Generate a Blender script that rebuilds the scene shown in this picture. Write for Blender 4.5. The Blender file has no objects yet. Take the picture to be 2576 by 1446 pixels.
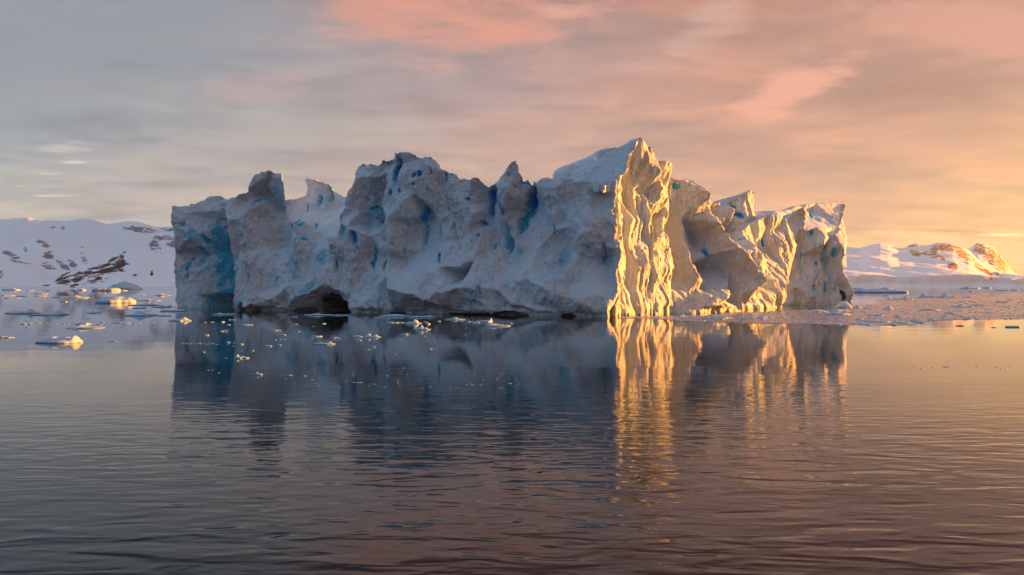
import bpy, math, random
import numpy as np
from mathutils import Vector, geometry

# ------------------------------------------------------------------ camera, light, exposure
sc = bpy.context.scene
col = sc.collection
CAM_H, HOR, F = 6.0, 717.0, 2004.0          # eye height; horizon row and focal length for a 2576 wide frame
cd = bpy.data.cameras.new('camera'); cam = bpy.data.objects.new('camera', cd); col.objects.link(cam)
cam.location = (0, 0, CAM_H); cam.rotation_euler = (math.pi/2, 0, 0)
cd.sensor_width = 36; cd.lens = 36*F/2576; cd.shift_y = -(723-HOR)/2576
cd.clip_start = .1; cd.clip_end = 60000
sc.camera = cam
SUN_AZ, SUN_EL = math.radians(77.5), math.radians(4.5)      # azimuth clockwise from +Y
SH = Vector((math.sin(SUN_AZ), math.cos(SUN_AZ), 0))
sd = bpy.data.lights.new('sun', 'SUN'); sd.energy = 5.0; sd.angle = math.radians(.6); sd.color = (1, .325, .045)
sun = bpy.data.objects.new('sun', sd); col.objects.link(sun)
sdir = Vector((SH.x*math.cos(SUN_EL), SH.y*math.cos(SUN_EL), math.sin(SUN_EL)))
sun.rotation_euler = sdir.to_track_quat('Z', 'Y').to_euler(); sun.location = (300, 100, 200)
vs = sc.view_settings; sc.display_settings.display_device = 'sRGB'
vs.view_transform = 'Standard'; vs.look = 'None'; vs.exposure = 2.6; vs.gamma = 1; vs.use_curve_mapping = False
sc.cycles.max_bounces = 6; sc.cycles.volume_bounces = 0; sc.cycles.diffuse_bounces = 3; sc.cycles.glossy_bounces = 3
sc.cycles.use_denoising = True

class NT:
    """tiny node-tree helper"""
    def __init__(s, tree): s.t = tree; s.n = tree.nodes; s.l = tree.links
    def node(s, typ, **kw):
        n = s.n.new(typ)
        for k, v in kw.items(): setattr(n, k, v)
        return n
    def put(s, sock, v):
        if isinstance(v, bpy.types.NodeSocket): s.l.new(v, sock)
        elif v is not None:
            if isinstance(v, (tuple, list)) and len(v) == 3 and sock.type == 'RGBA': v = (*v, 1)
            sock.default_value = v
    def m(s, op, a, b=None, c=None, clamp=False):
        n = s.node('ShaderNodeMath', operation=op, use_clamp=clamp)
        for i, v in enumerate((a, b, c)):
            if v is not None: s.put(n.inputs[i], v)
        return n.outputs[0]
    def v(s, op, a, b=None, scale=None):
        n = s.node('ShaderNodeVectorMath', operation=op)
        s.put(n.inputs[0], a)
        if b is not None: s.put(n.inputs[1], b)
        if scale is not None: s.put(n.inputs[3], scale)
        return n.outputs['Value'] if op in ('DOT_PRODUCT', 'LENGTH') else n.outputs[0]
    def mix(s, f, a, b, blend='MIX'):
        n = s.node('ShaderNodeMix', data_type='RGBA', blend_type=blend)
        s.put(n.inputs[0], f); s.put(n.inputs[6], a); s.put(n.inputs[7], b)
        return n.outputs[2]
    def xyz(s, x, y, z):
        n = s.node('ShaderNodeCombineXYZ')
        for i, v in enumerate((x, y, z)): s.put(n.inputs[i], v)
        return n.outputs[0]
    def sep(s, v):
        n = s.node('ShaderNodeSeparateXYZ'); s.put(n.inputs[0], v); return n.outputs
    def noise(s, v, scale, detail=4, rough=.5, dist=0, typ='FBM'):
        n = s.node('ShaderNodeTexNoise'); n.noise_type = typ
        s.put(n.inputs['Vector'], v); n.inputs['Scale'].default_value = scale
        n.inputs['Detail'].default_value = detail; n.inputs['Roughness'].default_value = rough
        n.inputs['Distortion'].default_value = dist
        return n.outputs[0]
    def ss(s, x, a, b, c=0., d=1.):
        n = s.node('ShaderNodeMapRange', interpolation_type='SMOOTHSTEP')
        for i, v in enumerate((x, a, b, c, d)): s.put(n.inputs[i], v)
        return n.outputs[0]
    def ramp(s, f, stops, interp='LINEAR'):
        n = s.node('ShaderNodeValToRGB'); s.put(n.inputs[0], f); r = n.color_ramp; r.interpolation = interp
        while len(r.elements) < len(stops): r.elements.new(.5)
        for e, (p, c) in zip(r.elements, stops): e.position = p; e.color = (*c, 1)
        return n.outputs[0]
    def mapping(s, v, scale=(1, 1, 1), rot=(0, 0, 0)):
        n = s.node('ShaderNodeMapping'); s.put(n.inputs[0], v); n.inputs['Scale'].default_value = scale
        n.inputs['Rotation'].default_value = rot; return n.outputs[0]

# ------------------------------------------------------------------ sky
world = bpy.data.worlds.new("World"); sc.world = world; world.use_nodes = True
W = NT(world.node_tree); W.n.clear()
D = W.node('ShaderNodeTexCoord').outputs['Generated']
dx, dy, dz = W.sep(D)
hl = W.m('SQRT', W.m('ADD', W.m('MULTIPLY', dx, dx), W.m('MULTIPLY', dy, dy)))
cs = W.m('DIVIDE', W.m('ADD', W.m('MULTIPLY', dx, SH.x), W.m('MULTIPLY', dy, SH.y)), W.m('MAXIMUM', hl, .001))
ca = W.m('MULTIPLY_ADD', cs, .5, .5)                         # 0 away from the sun .. 1 towards it
low = W.ramp(ca, [(0, (.38, .56, .84)), (0.2, (.42, .50, .62)), (0.292, (.43, .51, .54)), (0.444, (.53, .49, .47)), (0.587, (.60, .45, .39)), (0.719, (.64, .375, .295)),
                  (0.801, (.73, .415, .28)), (0.856, (.90, .54, .27)), (0.92, (.7, .47, .30)), (1, (.5, .36, .28))])
mid = W.ramp(ca, [(0, (.33, .50, .78)), (0.208, (.28, .40, .55)), (0.31, (.235, .32, .39)), (0.444, (.32, .34, .38)), (0.587, (.46, .325, .32)), (0.73, (.55, .285, .225)), (0.84, (.54, .27, .20)), (1, (.5, .3, .25))])
top = W.ramp(ca, [(0, (.33, .48, .72)), (0.208, (.20, .30, .44)), (0.292, (.005, .055, .12)), (0.413, (.025, .055, .115)), (0.587, (.21, .05, .035)), (0.73, (.38, .09, .035)), (1, (.30, .14, .10))])
zen = W.ramp(ca, [(0, (.40, .59, .78)), (1, (.44, .54, .68))])
c1 = W.mix(W.ss(dz, .0, .24), low, mid)
c1 = W.mix(W.ss(dz, .285, .42), c1, top)
c1 = W.mix(W.ss(dz, .6, .85), c1, zen)
# cloud sheet, laid out on a plane far overhead
iz = W.m('DIVIDE', 1.0, W.m('ADD', W.m('MAXIMUM', dz, 0.0), .09))
cp = W.xyz(W.m('MULTIPLY', dx, iz), W.m('MULTIPLY', dy, iz), 0.0)
n1 = W.noise(W.mapping(cp, (1.1, 1.9, 1), (0, 0, .3)), 1.0, 7, .58, .5)
n2 = W.noise(W.mapping(cp, (2.8, 4.2, 1), (0, 0, -.25)), 1.0, 6, .62, .4)
shade = W.m('ADD', W.m('MULTIPLY', W.m('SUBTRACT', n1, .5), .95), W.m('MULTIPLY', W.m('SUBTRACT', n2, .5), .6))
n4 = W.m('MULTIPLY_ADD', W.m('SUBTRACT', W.m('ADD', n1, W.m('MULTIPLY', n2, .9)), .95), 1.35, .5)
c1 = W.mix(W.ss(n1, .40, .66), W.v('MULTIPLY', c1, (.93, .98, 1.06)), W.v('MULTIPLY', c1, (1.08, 1.0, .93)))
c1 = W.v('SCALE', c1, scale=W.m('ADD', 1.0, shade))
gy = W.m('MAXIMUM', dy, .02)
gx, gz = W.m('DIVIDE', dx, gy), W.m('DIVIDE', dz, gy)
n3 = W.noise(W.xyz(W.m('MULTIPLY', W.m('DIVIDE', dx, W.m('ADD', W.m('ABSOLUTE', dy), .3)), 13.0), W.m('MULTIPLY', dz, 48.0), 0.0), 1.0, 6, .62, .35)
c1 = W.v('SCALE', c1, scale=W.m('MULTIPLY_ADD', W.m('MULTIPLY', W.m('SUBTRACT', n3, .5), W.ss(dz, .2, .02)), .55, 1.0))
# pink and yellow places in the cloud, each at its own bearing and height above the horizon
gy = W.m('MAXIMUM', dy, .02)
gx, gz = W.m('DIVIDE', dx, gy), W.m('DIVIDE', dz, gy)
def blob(u, v, ru, rv, rot, col_, amount, lo=.42, hi=.62, tex=None):
    global c1
    X, Z = (u-1288)/F, (HOR-v)/F
    a, b = W.m('SUBTRACT', gx, X), W.m('SUBTRACT', gz, Z)
    cr, sr = math.cos(rot), math.sin(rot)
    p = W.m('DIVIDE', W.m('ADD', W.m('MULTIPLY', a, cr), W.m('MULTIPLY', b, sr)), ru/F)
    q = W.m('DIVIDE', W.m('SUBTRACT', W.m('MULTIPLY', b, cr), W.m('MULTIPLY', a, sr)), rv/F)
    r = W.m('ADD', W.m('MULTIPLY', p, p), W.m('MULTIPLY', q, q))
    g = W.m('EXPONENT', W.m('MULTIPLY', r, -1.0))
    k = W.ss(W.m('ADD', W.m('MULTIPLY', g, .5), W.m('MULTIPLY', tex if tex is not None else n4, .6)), lo, hi + .12)
    k = W.m('MULTIPLY', W.m('MULTIPLY', k, W.ss(g, .02, .45)), amount)
    c1 = W.mix(k, c1, col_)
nst = W.noise(W.mapping(cp, (.8, 5.5, 1)), 1.3, 5, .6, .2)
blob(1170, 50, 400, 130, -.05, (.76, .33, .24), 1., .46, .66)
blob(1430, 20, 250, 60, .2, (.82, .42, .33), .7, .6, .74)
blob(2020, 215, 260, 60, .38, (.86, .40, .29), 1., .5, .64)
blob(2440, 60, 420, 110, -.2, (.70, .33, .25), .9, .5, .66)
blob(1780, 70, 250, 90, .4, (.66, .40, .33), .7, .6, .7)
blob(640, 220, 180, 50, .1, (.50, .38, .38), .6)
blob(200, 90, 500, 160, .1, (.27, .31, .37), .7)
blob(700, 330, 420, 60, .0, (.42, .42, .42), .55)
blob(150, 370, 240, 40, .05, (.66, .67, .62), .6, .68, .72, n3)
blob(185, 408, 60, 7, .0, (.95, .93, .78), .55, .66, .8, n3)
blob(150, 492, 150, 6, .0, (1.15, 1.0, .66), .8, .66, .78, n3)
blob(120, 437, 70, 6, -.05, (1.0, .95, .75), .55, .66, .8, n3)
blob(50, 468, 60, 5, .0, (.85, .70, .55), .5, .66, .8, n3)
blob(2500, 590, 190, 8, .02, (1.6, 1.15, .5), .9, .7, .7, n3)
blob(2320, 640, 500, 60, .0, (1.05, .74, .38), .5, .3, .6)
sky = W.node('ShaderNodeTexSky', sky_type='NISHITA', sun_disc=False, sun_elevation=SUN_EL, sun_rotation=SUN_AZ)
bg = W.node('ShaderNodeBackground'); W.put(bg.inputs[0], c1); bg.inputs[1].default_value = .147
bg2 = W.node('ShaderNodeBackground'); W.put(bg2.inputs[0], sky.outputs[0]); bg2.inputs[1].default_value = .005
ad = W.node('ShaderNodeAddShader'); W.l.new(bg.outputs[0], ad.inputs[0]); W.l.new(bg2.outputs[0], ad.inputs[1])
W.l.new(ad.outputs[0], W.node('ShaderNodeOutputWorld').inputs[0])

# ------------------------------------------------------------------ noise
_r = np.random.RandomState(7)
PERM = np.concatenate([_r.permutation(256)]*2).astype(np.int32)
G3 = _r.normal(size=(256, 3)).astype(np.float32); G3 /= np.linalg.norm(G3, axis=1, keepdims=True)
def perlin(x, y, z=0.0):
    x, y, z = np.broadcast_arrays(np.asarray(x, np.float32), np.asarray(y, np.float32), np.asarray(z, np.float32))
    xi, yi, zi = [np.floor(a).astype(np.int32) for a in (x, y, z)]
    fx, fy, fz = x-xi, y-yi, z-zi
    u, v, w = [t*t*t*(t*(t*6-15)+10) for t in (fx, fy, fz)]
    out = 0
    for i in (0, 1):
        for j in (0, 1):
            h = PERM[(PERM[(xi+i) & 255] + yi + j) & 255]
            for k in (0, 1):
                g = G3[PERM[(h + zi + k) & 255]]
                d = g[..., 0]*(fx-i) + g[..., 1]*(fy-j) + g[..., 2]*(fz-k)
                out = out + d*(u if i else 1-u)*(v if j else 1-v)*(w if k else 1-w)
    return out*1.6
def fbm(x, y, z=0.0, n=4, g=.5):
    o, a = 0, 1.0
    for i in range(n):
        o = o + a*perlin(x*2**i+i*7.3, y*2**i+3.1*i, z*2**i if not np.isscalar(z) else z+i*1.7); a *= g
    return o
def sst(x, a, b):
    t = np.clip((x-a)/(b-a), 0, 1); return t*t*(3-2*t)

def mesh_obj(name, V, Q, mat, parent=None, smooth=True, attrs=None):
    me = bpy.data.meshes.new(name)
    V = np.asarray(V, np.float32); Q = np.asarray(Q, np.int32)
    me.vertices.add(len(V)); me.vertices.foreach_set('co', V.ravel())
    me.loops.add(Q.size); me.loops.foreach_set('vertex_index', Q.ravel())
    me.polygons.add(len(Q)); k = Q.shape[1]
    me.polygons.foreach_set('loop_start', np.arange(0, Q.size, k, dtype=np.int32))
    me.polygons.foreach_set('loop_total', np.full(len(Q), k, np.int32))
    for an, av in (attrs or {}).items():
        at = me.attributes.new(an, 'FLOAT', 'POINT'); at.data.foreach_set('value', np.asarray(av, np.float32))
    me.update(calc_edges=True); me.validate()
    me.polygons.foreach_set('use_smooth', np.full(len(me.polygons), smooth)); me.update()
    me.materials.append(mat)
    o = bpy.data.objects.new(name, me); col.objects.link(o); o.parent = parent
    return o
def tag(o, label=None, cat=None, group=None, kind=None):
    for k, v in (('label', label), ('category', cat), ('group', group), ('kind', kind)):
        if v: o[k] = v
    return o

def surface_nets(vol, org, h):
    """closed quad surface of vol < 0"""
    nx, ny, nz = vol.shape
    ins = vol < 0
    cs_ = (nx-1, ny-1, nz-1); N = cs_[0]*cs_[1]*cs_[2]
    idx, pts, edges = [], [], []
    for ax in range(3):
        sl0 = [slice(None)]*3; sl1 = [slice(None)]*3; sl0[ax] = slice(0, -1); sl1[ax] = slice(1, None)
        a, b = ins[tuple(sl0)], ins[tuple(sl1)]
        I = np.argwhere(a != b)
        o1, o2 = [x for x in range(3) if x != ax]
        ok = (I[:, o1] > 0) & (I[:, o1] < cs_[o1]) & (I[:, o2] > 0) & (I[:, o2] < cs_[o2]); I = I[ok]
        J = I.copy(); J[:, ax] += 1
        va, vb = vol[I[:, 0], I[:, 1], I[:, 2]], vol[J[:, 0], J[:, 1], J[:, 2]]
        t = va/(va-vb)
        p = I.astype(np.float32); p[:, ax] += t
        quad = []
        for d1, d2 in ((0, 0), (1, 0), (1, 1), (0, 1)):
            c = I.copy(); c[:, o1] -= d1; c[:, o2] -= d2
            lin = (c[:, 0]*cs_[1]+c[:, 1])*cs_[2]+c[:, 2]
            quad.append(lin); idx.append(lin); pts.append(p)
        flip = (va < 0) ^ (ax == 1)
        q = np.stack(quad, 1); q[flip] = q[flip][:, ::-1]
        edges.append(q)
    idx = np.concatenate(idx); pts = np.concatenate(pts)
    uniq, inv = np.unique(idx, return_inverse=True)
    cnt = np.bincount(inv)
    V = np.stack([np.bincount(inv, pts[:, k])/cnt for k in range(3)], 1)
    Q = np.searchsorted(uniq, np.concatenate(edges))
    return V*h + np.asarray(org), Q

def poly_sd(px, pz, S, Z):
    """signed distance (negative inside) of a polygon on the grid S x Z"""
    gs, gz_ = np.meshgrid(S, Z, indexing='ij'); d = np.full(gs.shape, 1e9, np.float32); ins = np.zeros(gs.shape, bool)
    n = len(px)
    for i in range(n):
        ax_, az, bx_, bz = px[i], pz[i], px[(i+1) % n], pz[(i+1) % n]
        ex, ez = bx_-ax_, bz-az; L = ex*ex+ez*ez+1e-9
        t = np.clip(((gs-ax_)*ex+(gz_-az)*ez)/L, 0, 1)
        d = np.minimum(d, (gs-ax_-t*ex)**2+(gz_-az-t*ez)**2)
        if abs(ez) > 1e-9:
            c = ((az > gz_) != (bz > gz_)) & (gs < ex*(gz_-az)/ez+ax_)
            ins ^= c
    return np.where(ins, -1, 1)*np.sqrt(d)

def tri_field(pts, vals, S, Z, pad=60):
    """piecewise linear field through scattered control points"""
    P = [Vector(p) for p in pts]; vals = list(vals)
    s0, s1, z0, z1 = S[0]-pad, S[-1]+pad, Z[0]-pad, Z[-1]+pad
    for q in ((s0, z0), (s1, z0), (s1, z1), (s0, z1)):
        P.append(Vector(q)); vals.append(vals[min(range(len(pts)), key=lambda i: (pts[i][0]-q[0])**2+(pts[i][1]-q[1])**2)])
    vo, _, fo, ov, _, _ = geometry.delaunay_2d_cdt(P, [], [], 0, 1e-4)
    vv = [vals[o[0]] for o in ov]
    out = np.zeros((len(S), len(Z)), np.float32)
    for f in fo:
        A, B, C = [vo[i] for i in f]
        xs = [A.x, B.x, C.x]; zs = [A.y, B.y, C.y]
        i0, i1 = np.searchsorted(S, min(xs)), np.searchsorted(S, max(xs)); j0, j1 = np.searchsorted(Z, min(zs)), np.searchsorted(Z, max(zs))
        if i0 == i1 or j0 == j1: continue
        gs, gz_ = np.meshgrid(S[i0:i1], Z[j0:j1], indexing='ij')
        det = (B.y-C.y)*(A.x-C.x)+(C.x-B.x)*(A.y-C.y)
        if abs(det) < 1e-9: continue
        a = ((B.y-C.y)*(gs-C.x)+(C.x-B.x)*(gz_-C.y))/det; b = ((C.y-A.y)*(gs-C.x)+(A.x-C.x)*(gz_-C.y))/det; c = 1-a-b
        m = (a >= -1e-5) & (b >= -1e-5) & (c >= -1e-5)
        w = a*vv[f[0]]+b*vv[f[1]]+c*vv[f[2]]
        out[i0:i1, j0:j1][m] = w[m]
    return out
def blur(a, n=1):
    for _ in range(n):
        a = (np.roll(a, 1, 0)+a*2+np.roll(a, -1, 0))/4; a = (np.roll(a, 1, 1)+a*2+np.roll(a, -1, 1))/4
    return a

# views of the photograph used when tracing: name -> (origin u, origin v, scale)
CR = {'1': (402.5, 352.2, 3.107), '2': (817.6, 352.2, 3.107), '3': (1195, 314.5, 2.874), '4': (1635.2, 352.2, 3.107), '0': (0, 0, 1)}
def uv(c, x, y): o = CR[c]; return x/o[2]+o[0], y/o[2]+o[1]

# ------------------------------------------------------------------ materials
def mat(name):
    m = bpy.data.materials.new(name); m.use_nodes = True; t = NT(m.node_tree); t.n.clear()
    b = t.node('ShaderNodeBsdfPrincipled'); o = t.node('ShaderNodeOutputMaterial'); t.l.new(b.outputs[0], o.inputs[0])
    return m, t, b
def bump(t, b, h, strength, dist):
    n = t.node('ShaderNodeBump'); n.inputs['Strength'].default_value = strength; n.inputs['Distance'].default_value = dist
    t.put(n.inputs['Height'], h); t.l.new(n.outputs[0], b.inputs['Normal'])

def ice_material(name, rough=1.0):
    m, t, b = mat(name)
    P = t.node('ShaderNodeNewGeometry').outputs['Position']; z = t.sep(P)[2]
    at = t.m('MULTIPLY', t.node('ShaderNodeAttribute', attribute_name='blue').outputs['Fac'], 1.25)
    nA = t.noise(P, .12, 4, .55); nB = t.noise(P, .55, 6, .62, .5)
    c = t.mix(t.ss(nA, .38, .64), (.62, .745, .85), (.58, .62, .68))           # clean snow ice / dusty older ice
    c = t.mix(t.m('MULTIPLY', t.ss(nB, .47, .72), .65), c, (.42, .68, .84))
    st = t.noise(t.mapping(P, (.5, .5, 2.6), (.06, .04, 0)), .9, 4, .6)
    c = t.mix(t.m('MULTIPLY', t.ss(st, .52, .72), .22), c, (.60, .63, .72))
    bl = t.m('ADD', at, t.m('MULTIPLY', t.m('SUBTRACT', nB, .5), .6))
    c = t.mix(t.m('MULTIPLY', t.ss(bl, .12, .62), t.m('MINIMUM', t.m('MULTIPLY', at, 5.0), 1.0)), c, (.06, .49, .70))
    c = t.mix(t.m('MULTIPLY', t.ss(bl, .55, 1.15), t.m('MINIMUM', t.m('MULTIPLY', at, 5.0), 1.0)), c, (.008, .24, .88))
    cave_shade = t.node('ShaderNodeAttribute', attribute_name='deep').outputs['Fac']
    c = t.mix(t.m('MULTIPLY', cave_shade, .93), c, (.012, .075, .10))               # cave shade painted into the ice colour as dark teal
    wz = t.m('ADD', z, t.m('MULTIPLY', t.m('SUBTRACT', nA, .5), 1.6))
    c = t.mix(t.ss(wz, .55, .1, 0., .6), c, (.30, .50, .54))                     # wet, algae-green foot
    t.put(b.inputs['Base Color'], c)
    t.put(b.inputs['Roughness'], t.ss(wz, .3, .8, .35, .62)); b.inputs['IOR'].default_value = 1.31
    b.inputs['Specular IOR Level'].default_value = .35
    f1 = t.noise(P, 1.1, 8, .66, .4); f2 = t.noise(t.mapping(P, (1.6, 1.6, .45)), 1.4, 5, .6)
    h = t.m('ADD', t.m('MULTIPLY', f1, .9), t.m('MULTIPLY', f2, 1.0))
    vn = t.node('ShaderNodeTexVoronoi', feature='DISTANCE_TO_EDGE'); vn.inputs['Scale'].default_value = 1.0
    t.put(vn.inputs['Vector'], t.v('ADD', t.mapping(P, (.34, .34, .13), (.1, .2, 0)), t.xyz(t.m('MULTIPLY', nB, .5), t.m('MULTIPLY', nB, -.4), t.m('MULTIPLY', nA, .6))))
    crack = t.m('MULTIPLY', t.ss(vn.outputs['Distance'], .05, .0), t.ss(nA, .42, .6))
    h = t.m('SUBTRACT', h, t.m('MULTIPLY', crack, .28*rough))
    f3 = t.noise(t.mapping(P, (.12, .12, 3.2), (.05, .09, 0)), 1.0, 3, .6)
    h = t.m('ADD', h, t.m('MULTIPLY', f3, t.ss(t.m('ADD', z, t.m('MULTIPLY', nA, 12.0)), 26.0, 33.0, .05, .5)))
    bump(t, b, h, 1.0, .75*rough)
    return m
ICE = ice_material('glacier_ice'); SNOW = ice_material('wind_packed_snow', .4)

# ------------------------------------------------------------------ the iceberg
def block(name, parent, P1, P2, outline, ctrl=(), T=22, base=0., lean=0., h=.26, k=.7, taper=.15, flute=(), amp=1.0, fine=1.0, crag=1.0, notch=0., shear=0., cg=1.5, snow=False,
          carve=(), blue=(), seed=0, jag=.35, allblue=0, zmax=None):
    P1, P2 = np.array(P1, float), np.array(P2, float); t = (P2-P1)/np.linalg.norm(P2-P1); n = np.array([-t[1], t[0]])
    P1 = P1+n*base
    def onplane(u, v):       # ray through (u,v) meets the (leaning) front plane
        r = np.array([(u-1288)/F, 1., (HOR-v)/F])
        # (r*k - P1).n = lean*(z)   z = CAM_H + r2*k
        kk = (P1@n + lean*CAM_H)/(r[:2]@n - lean*r[2])
        p = r*kk; return (p[:2]-P1)@t, p[2]+CAM_H, kk
    O = [onplane(*uv(*q)) for q in outline]
    ps = np.array([o[0] for o in O]); pz = np.array([o[1] for o in O]); pz = np.where(pz < .5, -2.5, pz)
    S = np.arange(ps.min()-2.2+min(shear, 0)*(T+1), ps.max()+2.2, h, dtype=np.float32); Z = np.arange(-3, pz.max()+2, h, dtype=np.float32)
    gs, gz_ = np.meshgrid(S, Z, indexing='ij')
    sd_ = poly_sd(ps, pz, S, Z)
    sd_ = sd_ + .36*jag/.35*perlin(gs/5, gz_/4.2, seed+2.) + jag*fbm(gs/1.7+seed, gz_/1.3, seed*1.3, 4, .6)
    if ctrl:
        C = [onplane(*uv(c[0], c[1], c[2]))[:2] for c in ctrl]
        wx = .7*perlin(gs/4+seed, gz_/4, 3.3); wz = .7*perlin(gs/4, gz_/4+seed, 9.3)
        R = tri_field(C, [c[3]*cg for c in ctrl], S, Z)
        ii = np.clip((wx/h).astype(int)+np.arange(len(S))[:, None], 0, len(S)-1); jj = np.clip((wz/h).astype(int)+np.arange(len(Z))[None], 0, len(Z)-1)
        R = blur(R[ii, jj], 1)
    else: R = np.zeros_like(gs)
    # conchoidal scoops with sharp ribs between, then finer spall
    wa, wb = 2.2*perlin(gs/9, gz_/11, seed+.5), 2.2*perlin(gs/9+40, gz_/11, seed+.5)
    def scoops(sx, sz, a, off):
        return a*(np.abs(perlin((gs+wa)/sx+off, (gz_+wb)/sz, seed+off))*2.2-.6)
    def conch(sx, sz, dep, tilt, off):
        X_ = (gs+wa*.3+.15*sx*perlin(gs/sx*.7+off, gz_/sz*.7, off))/sx+37.3; Z_ = (gz_+wb*.3)/sz+off*3.1; xi, zi = np.floor(X_).astype(int), np.floor(Z_).astype(int)
        best = np.full_like(gs, -9)
        for i in (-1, 0, 1):
            for j in (-1, 0, 1):
                hsh = PERM[(PERM[(xi+i) & 255]+zi+j+int(off*13+seed)) & 255]; g = G3[hsh]; g2 = G3[(hsh*7+31) & 255]
                cx_, cz_ = xi+i+.5+.42*g[..., 0], zi+j+.5+.42*g[..., 1]
                ddx, ddz = X_-cx_, Z_-cz_
                best = np.maximum(best, g[..., 2]*.28+tilt*(g2[..., 0]*ddx+g2[..., 1]*ddz)-.75*(ddx*ddx+ddz*ddz))
        return best*dep
    patch = sst(perlin(gs/11+5, gz_/9, seed+8.1), -.25, .35)
    R = R + amp*(conch(7.5, 12, 2.2, .9, 1) + conch(3.1, 5.6, 1.2*crag, .9, 5) + (.45+.6*fine*patch)*crag*(conch(1.2, 2.4, .85, .9, 9) + conch(.62, .9, .38, .8, 12)))
    for (L, A, vert, a0, off) in flute:     # saw-tooth flutes: long faces turned to the right
        ph = (gs + a0*gz_ + 1.5*perlin(gs/6+off, gz_/14, off) + .5*perlin(gs/2, gz_/5+off, off))/L
        fr = ph-np.floor(ph); am = .35+.65*sst(perlin(gs/7+off, gz_/vert, off+4), -.3, .4)
        R = R + A*am*(fr - sst(fr, .86, 1.))
    bm_ = np.zeros_like(gs); dm_ = np.zeros_like(gs)
    for (c, x, y, rx, ry, rot, amt, dep) in blue:
        u0, v0 = uv(c, x, y); s0, z0, kk = onplane(u0, v0); sc_ = kk/F/CR[c][2]
        a, b = gs-s0, gz_-z0; cr, sr = math.cos(rot), math.sin(rot)
        wob = .55*perlin(gs/.9, gz_/1.3, x*.01)+.35*perlin(gs/.4, gz_/.5, x*.01)
        wob = wob*min(1, 26/max(rx, ry)**.9*1.6)
        q = np.sqrt(((a*cr+b*sr)/(rx*sc_))**2+((b*cr-a*sr)/(ry*sc_))**2) + wob
        mk = sst(q, 1.3, .6)
        if max(rx, ry) < 17: amt = amt*.5
        bm_ = np.maximum(bm_, np.maximum(amt*mk, .42*amt*sst(q, 2.6, .8))); R = R + .7*dep*mk
    R = R + lean*gz_
    under = sst(gz_, 1.0, .3)*.55*notch*(1+perlin(gs/3, 0*gs, seed)); R = R + under       # wave-cut notch
    nN = np.arange(R[sd_ < 0].min()-1.5 if (sd_ < 0).any() else -3, T+2, h*1.35 if T > 12 else h, dtype=np.float32)
    hn = nN[1]-nN[0]
    def sdp(nn):
        if shear:
            if lean:
                k_ = np.round(shear*np.maximum(nn[:, None]-lean*np.maximum(Z, 0)[None, :], 0)/h).astype(np.int32)
                ix = np.clip(np.arange(len(S), dtype=np.int32)[:, None, None]-k_[None], 0, len(S)-1)
                q = np.take_along_axis(np.broadcast_to(sd_[:, None, :], (len(S), len(nn), len(Z))), ix, 0)
            else: q = np.stack([np.roll(sd_, int(round(shear*v_/h)), 0) if v_ > 0 else sd_ for v_ in nn], 1)
            return q + taper*np.maximum(nn[None, :, None]-R[:, None, :], 0)
        return sd_[:, None, :] + taper*np.maximum(nn[None, :, None]-R[:, None, :], 0)
    a = sdp(nN); b = R[:, None, :]-nN[None, :, None]
    kk_ = k; hh = np.clip(.5+.5*(a-b)/kk_, 0, 1); vol = b*(1-hh)+a*hh + kk_*hh*(1-hh)
    back = nN[None, :, None]-T-1.5*perlin(gs/6, gz_/6, seed+20.)[:, None, :]; vol = np.maximum(vol, back)
    for (c, x, y, rx, ry, dp) in carve:
        u0, v0 = uv(c, x, y); s0, z0, kz = onplane(u0, v0); sc_ = kz/F/CR[c][2]
        q = ((gs-s0)/(rx*sc_))[:, None, :]**2+((gz_-z0)/(ry*sc_))[:, None, :]**2+((nN[None, :, None]-np.maximum(R[:, None, :], -3))/dp)**2
        q = np.sqrt(q)+.22*perlin(gs/1.6, gz_/1.6, x*.01)[:, None, :]
        vol = np.maximum(vol, (1-q)*min(rx*sc_, ry*sc_))
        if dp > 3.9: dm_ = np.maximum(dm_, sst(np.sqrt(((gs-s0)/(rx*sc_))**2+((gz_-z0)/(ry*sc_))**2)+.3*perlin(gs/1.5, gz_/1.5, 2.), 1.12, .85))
    vol = vol.astype(np.float32)
    vol[0] = 1; vol[-1] = 1; vol[:, 0] = np.maximum(vol[:, 0], .1); vol[:, -1] = 1; vol[:, :, 0] = 1; vol[:, :, -1] = 1
    V, Q = surface_nets(vol, (0, 0, 0), 1)
    Lc = np.stack([S[0]+V[:, 0]*h, nN[0]+V[:, 1]*hn, Z[0]+V[:, 2]*h], 1)
    # fine crumble along the normal
    fn = np.cross(Lc[Q[:, 2]]-Lc[Q[:, 0]], Lc[Q[:, 3]]-Lc[Q[:, 1]]); vn = np.zeros_like(Lc)
    for q in range(4):
        for ax in range(3): vn[:, ax] += np.bincount(Q[:, q], fn[:, ax], len(Lc))
    vn /= np.linalg.norm(vn, axis=1, keepdims=True)+1e-9
    s_, n_, z_ = Lc.T
    rg = sst(perlin(s_/5, z_/5, n_/5+seed), -.2, .5)*(.35 if snow else 1)
    d = .22*(1-2.4*np.abs(perlin(s_/1.5, z_/2.1, n_/1.5+seed)))*(.3+.7*rg) + .13*rg*(1-2.2*np.abs(perlin(s_/.7, z_/.8, n_/.7)))
    Lc = Lc + vn*(d*amp)[:, None]
    ii = np.clip(((s_-S[0])/h).astype(int), 0, len(S)-1); jj = np.clip(((z_-Z[0])/h).astype(int), 0, len(Z)-1)
    bv = bm_[ii, jj]*sst(n_-R[ii, jj], 9, 4)
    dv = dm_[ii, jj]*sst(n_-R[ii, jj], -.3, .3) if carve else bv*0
    if allblue: bv = np.maximum(bv, allblue)
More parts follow.
